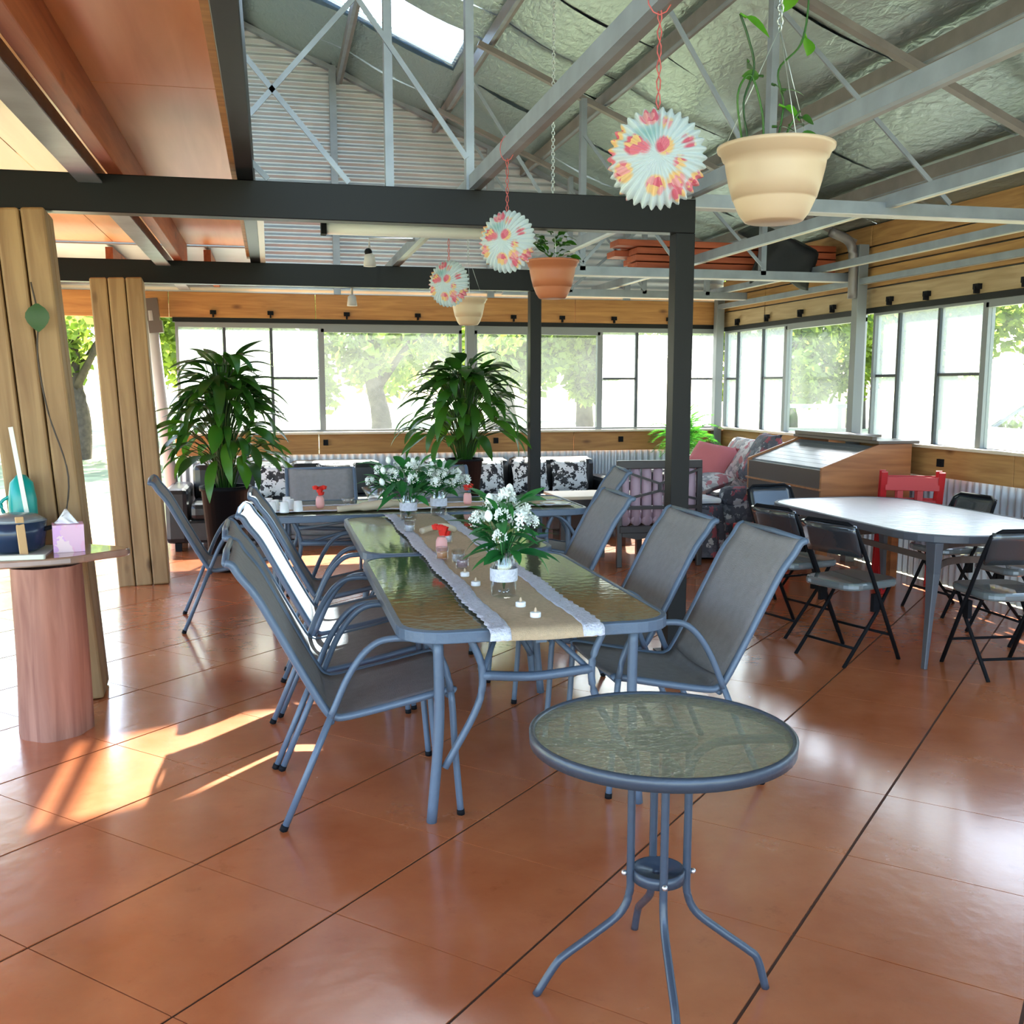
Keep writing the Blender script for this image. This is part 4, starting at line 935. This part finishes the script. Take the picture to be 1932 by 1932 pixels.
for pts in ([(-.09, 0, 0), (-.11, 0, .12), (-.08, 0, .22), (-.10, .0, .30), (-.13, 0, .37)], [(0, 0, 0), (.02, 0, .12), (.0, 0, .22), (.07, 0, .30), (.09, 0, .42), (.08, 0, .55)], [(-.1, .02, 0), (-.13, 0, .14), (-.09, 0, .20), (-.05, 0, .10), (-.04, 0, 0)], [(.02, 0, -.02), (.03, -.02, .05), (.06, -.03, .10)]):
    O('vine_stem', MB().tube(smooth_path(pts, 6), .0035, 6), M['lily'], t)
for (a, b, c_, q, i) in ((-.13, 0, .37, 0, 2), (-.10, 0, .24, 1, 1), (-.02, 0, .18, .5, 1), (.0, -.01, .12, 0, 0), (.03, -.02, .06, .4, 1), (.07, 0, .09, .2, 1), (-.05, 0, .2, 2, 1), (.08, 0, .33, .8, 0), (.08, 0, .46, 2.2, 0), (.05, -.02, .02, -.3, 1), (-.03, -.03, .05, -.8, 1), (.085, 0, .52, -.4, 0), (.0, -.02, .16, -.2, 1)):
    place('leaf', vb if i == 2 else vl[i], t, (a, b, c_), (rnd(-.6, .6)+(1.2 if i == 2 else .7), rnd(-.3, .5), q), 1.0 if i < 2 else 1.1)
t = hanging_pot(1.60, 5.85, 2.262, .155, .215, M['terra'], 'terracotta hanging pot behind the nearer black beam', 2, 4.36)
for k in range(34):
    a = k*2.4; place('leaf', vl[1], t, (.09*math.cos(a)*rnd(.2, 1), .09*math.sin(a)*rnd(.2, 1), rnd(.02, .15)), (rnd(-.6, .6), rnd(-.8, .2), a), rnd(.8, 1.3))
t = hanging_pot(1.60, 8.45, 2.262, .155, .215, M['cream'], 'small cream hanging pot far back above the window post', 3, 4.36)
for k in range(10):
    a = k*2.4; place('leaf', vl[1], t, (.05*math.cos(a), .05*math.sin(a), rnd(-.01, .03)), (rnd(-.6, .6), rnd(-.4, .2), a), .9)
# a lamp shade whose rim just shows at the top right
t = thing('pendant_shade', 'black rimmed pendant shade just showing at the top right corner', 'lamp', (2.36, 2.75, 3.02))
O('shade', MB().lathe([(.20, 0), (.205, .005), (.17, .08), (.06, .16), (.02, .18), (.02, .19), (.0, .19)], 40), M['blackmatt'], t)
O('reflector', MB().lathe([(.195, .004), (.16, .078), (.05, .15), (0, .16)], 40), M['white'], t); O('cord', MB().tube([(0, 0, .18), (0, 0, .95)], .004, 6), M['blackmatt'], t)

# ---- paper lanterns
def lantern(x, y, z, r, label, rot, top=2.55):
    t = thing('paper_lantern', label, 'lantern', (x, y, z), rot, 'floral pleated paper lanterns')
    N = 34; TH = .055
    def f(u, v):
        a = u*2*PI; phi = (v-.5)*PI
        pl = math.cos(a*N)
        rr = r*math.cos(phi)*(1+.055*pl*math.cos(phi)) if abs(v-.5) < .4999 else 0.0005
        th = TH*math.sin(phi)*(1+0)+(.010*pl*math.cos(phi)*0)
        puff = (1-(rr/r)**2)
        return (rr*math.cos(a), TH*math.sin(phi)*1.0+.006*pl*math.cos(phi)*math.sin(phi), rr*math.sin(a))
    O('pleated_paper', MB().grid(f, N*6, 16, False), M['paper'], t)
    pts = [(0.006*math.sin(k*1.3), .006*math.cos(k*1.3), r*1.0+k*(top-z-r)/14) for k in range(15)]
    O('string', MB().tube(pts, .0022, 5).tube([(-p[0], -p[1], p[2]) for p in pts], .0022, 5), M['string'], t)
    O('loop', MB().tube([(.035*math.cos(q*PI/6), 0, top-z+.045+.055*math.sin(q*PI/6)) for q in range(12)], .002, 5, closed=True), M['string'], t)
lantern(1.06, 2.786, 2.165, .131, 'largest looking floral paper lantern, right of centre', R(-18))
lantern(1.06, 4.65, 2.19, .132, 'middle floral paper lantern beside the terracotta pot', R(-38))
lantern(1.06, 6.22, 2.155, .132, 'farthest floral paper lantern above the small cream pot', R(-40))

# ---- fluorescent batten, flood light
t = thing('fluorescent_batten', 'white tube light hung under the nearer black beam', 'light', (.80, 6.0, 2.42))
O('tube', MB().tube([(-.47, 0, 0), (.43, 0, 0)], .033, 14), M['tube'], t); O('end_cap', MB().box(-.50, -.47, -.04, .04, -.035, .05), M['blackmatt'], t)
for x in (-.4, .35): O('hanger', MB().box(x-.008, x+.008, -.008, .008, .03, .14), M['blackmatt'], t)
t = thing('spotlight', 'small grey and black spotlight hanging above the farther beam', 'light', (.72, 7.6, 2.42), R(20))
O('stem', MB().tube([(.32, -.12, .175), (0, 0, .17), (0, 0, .06)], .012, 8), M['offwhite'], t); O('lamp_head', MB().lathe([(.01, .08), (.035, .06), (.045, -.02), (.0, -.02)], 16), M['offwhite'], t); O('clamp', MB().ball((-.01, 0, .08), .028, 6), M['blackmatt'], t)
t = thing('spotlight', 'second small spotlight under the farther beam above the timber header', 'light', (.72, 9.3, 2.30), R(60))
O('stem', MB().tube([(.17, -.295, .28), (0, 0, .2), (0, 0, .03)], .012, 8), M['offwhite'], t); O('lamp_head', MB().lathe([(.01, .05), (.035, .03), (.045, -.05), (.0, -.05)], 16), M['offwhite'], t)

# ---- stored red planks & bag
random.seed(3)
gp = 'red planks stored across the truss chords'
for k in range(8):
    lay, row = k // 2, k % 2; x0 = 3.15+rnd(-.1, .12)-.04*lay; x1 = 5.0
    y0 = 8.6+row*.24
    tag(O('plank', MB().box(x0, x1, y0, y0+.22, 2.56+lay*.062, 2.56+lay*.062+.052), M['redwood'], bevel=.004), ['lowest', 'second lowest', 'second highest', 'topmost'][lay]+[' red plank at the near side of the stack on the roof truss', ' red plank at the far side of the stack on the roof truss'][row], 'plank', gp)
tag(O('batten_bundle', MB().box(3.2, 4.9, 8.56, 9.1, 2.53, 2.558), M['galv']), 'grey steel tray under the stored red planks', 'tray')
t = thing('black_bag', 'black plastic bag draped over the stored red planks', 'bag', (4.40, 8.52, 2.62))
O('bag', MB().grid(lambda u, v: (-.26+u*.56+.03*math.sin(v*5), -.06-.03*math.sin(u*7+v*4) if v > .3 else -.06+(.3-v)*1.2, .33-.48*v+.05*math.sin(u*5)+(-.06*abs(u-.5))), 14, 14), M['bag'], t, solid=.02)

# ---- vine on the left post
random.seed(8)
t = thing('climbing_vine', 'thin vine with a dark heart leaf on the nearest pine post', 'vine', (-1.0, 5.21, .82))
O('stem', MB().tube(smooth_path([(.0, .02, .0), (.05, .0, .3), (-.02, .0, .6), (-.05, .0, .85), (-.04, 0, 1.05), (-.06, 0, 1.2)], 6), .004, 6), M['bark2'], t)
place('leaf', leaf_mesh('leaf', .13, .12, .3, M['lily'], 0, 6, .05), t, (-.03, -.05, 1.10), (0, 1.45, R(-90)), 1)
t = thing('potted_plant', 'dark leafy plant behind the trunk table at the left edge', 'plant', (-1.40, 5.13, .80)); O('pot', MB().lathe([(.05, 0), (.07, .1), (0, .09)], 18), M['blackmatt'], t)
for k in range(26): place('leaf', bq[k % 2], t, (0, 0, .10+.004*k), (rnd(-.4, .4), rnd(-1.2, 0), k*2.4), rnd(.8, 1.2))

# ================================================================== OUTSIDE
def foliage_mesh(n, rx, rz, lw, seed, m):
    random.seed(seed); vs, fs = [], []
    cl = [(Vector((rnd(-1, 1)*rx, rnd(-1, 1)*rx, rnd(-1, 1)*rz)), rnd(.35, .8)*rx*.55) for _ in range(26)]
    for k in range(n):
        c_, r = cl[k % 26]; d = Vector((random.gauss(0, 1), random.gauss(0, 1), random.gauss(0, .8))).normalized()*r*rnd(.5, 1)
        p = c_+d; a = Vector((rnd(-1, 1), rnd(-1, 1), rnd(-1, .3))).normalized(); b = a.orthogonal().normalized()
        L = lw*rnd(.7, 1.4); i = len(vs)
        vs += [p, p+a*L*.5+b*L*.3, p+a*L, p+a*L*.5-b*L*.3]; fs.append((i, i+1, i+2, i+3))
    me = bpy.data.meshes.new('foliage'); me.from_pydata([tuple(v) for v in vs], [], fs); me.materials.append(m); return me
fol = [foliage_mesh(14000, 3.2, 1.9, .26, 1, M['gum']), foliage_mesh(14000, 2.9, 2.2, .26, 2, M['gum'])]
trunk = []
for sd_ in (1, 2):
    random.seed(sd_+20); mb = MB()
    mb.tube(smooth_path([(0, 0, -.4), (.1*sd_, .05, 1.0), (-.1, .1, 2.2), (.1, 0, 3.6)], 4), [.30-.013*i for i in range(13)], 10)
    for k in range(6):
        a = k*1.1; mb.tube([(0, .05, 1.8+k*.25), (.8*math.cos(a), .8*math.sin(a), 2.9+k*.25), (1.9*math.cos(a), 1.9*math.sin(a), 3.6+k*.3)], [.11, .07, .03], 6)
    me = bpy.data.meshes.new('trunk'); mb.bm.to_mesh(me); mb.bm.free(); me.materials.append(M['bark2']); trunk.append(me)
spots = [(-4.5, 26, .95, 0, 'gnarled dark tree seen between the two pine posts'), (-2.2, 37, 1.2, 1, 'tree behind the left back window, half veiled by plastic'), (2.4, 24, .95, 0, 'broad leafy tree filling the clear back window left of the window post'),
         (6.3, 30, 1.1, 1, 'leafy tree behind the clear back window right of the window post'), (10.5, 34, 1.15, 0, 'tree behind the hazy back panes near the corner'), (13.6, 25.5, .95, 1, 'leafy tree behind the clear window of the right wall'),
         (17.5, 33, 1.1, 0, 'tree outside beyond the corner of the right wall'), (19.6, 27, 1.1, 1, 'tree behind the white framed panes on the right'), (24, 22, 1.1, 0, 'pale tree behind the parked car'), (-15, 30, 1.3, 1, 'tree far left beyond the open doorway'),
         (0, 50, 1.6, 0, 'distant tree far behind the left back window'), (12, 52, 1.7, 1, 'distant tree in the middle of the back view'), (27, 44, 1.7, 0, 'distant tree beyond the corner'), (36, 30, 1.6, 1, 'distant tree far beyond the car'), (-14, 14, 1.0, 0, 'tree close to the open left side')]
for x, y, s, i, lab in spots:
    t = thing('gum_tree', lab, 'tree', (x, y, -.2), rnd(0, 6)); t.scale = (s, s, s)
    place('trunk', trunk[i], t, (0, 0, 0), (0, 0, 0)); o = place('foliage', fol[i], t, (0, 0, 3.7), (0, 0, 0)); o['kind'] = 'stuff'
# car
t = thing('car', 'white parked car seen through the rightmost window', 'car', (13.8, 15.75, -.2), R(-13))
P = [(-2.1, .35), (-2.15, .75), (-1.9, .95), (-1.0, 1.02), (-.35, 1.48), (1.1, 1.50), (1.85, 1.05), (2.1, .95), (2.15, .4)]
O('body', MB().prism_y([(x, z if z < 1.1 else 1.0) for x, z in P], -.88, .88), M['carp'], t, bevel=.06)
cab = MB(); lo = [(-1.05, 1.0), (-.40, 1.46), (1.1, 1.49), (1.9, 1.0)]
O('glasshouse', MB().prism_y([(-.98, 1.0), (-.36, 1.43), (1.08, 1.45), (1.8, 1.0)], -.74, .74), M['carg'], t, bevel=.03)
O('roof', MB().prism_y([(-.42, 1.44), (-.36, 1.50), (1.08, 1.52), (1.16, 1.45)], -.74, .74), M['carp'], t, bevel=.02)
for y in (-.75, .75):
    O('pillar', MB().bar((-1.05, y, 1.0), (-.38, y, 1.46), .06, .06), M['carp'], t); O('pillar', MB().bar((1.85, y, 1.0), (1.12, y, 1.46), .08, .08), M['carp'], t); O('pillar', MB().bar((.35, y, 1.0), (.35, y, 1.46), .05, .05), M['mull'], t)
    O('mirror', MB().rbox((-.75, y*1.25, 1.08), (.12, .22, .15)), M['mull'], t, bevel=.02)
    for x in (-1.35, 1.35): O('wheel', MB().tube([(x, y*1.04, .32), (x, y*1.22, .32)], .32, 20), M['rubber'], t)
# yard furniture
t = thing('picnic_shelter', 'grey timber post and rail frame outside the clear right window', 'shelter', (9.6, 17.2, -.2), R(-20)); t.scale = (.6, .6, .62)
for x in (-.9, .9): O('post', MB().box(x-.06, x+.06, -.06, .06, 0, 2.3), M['frame'], t)
for z in (1.0, 1.5, 2.2): O('rail', MB().box(-1.1, 1.1, -.05, .05, z, z+.12), M['frame'], t)
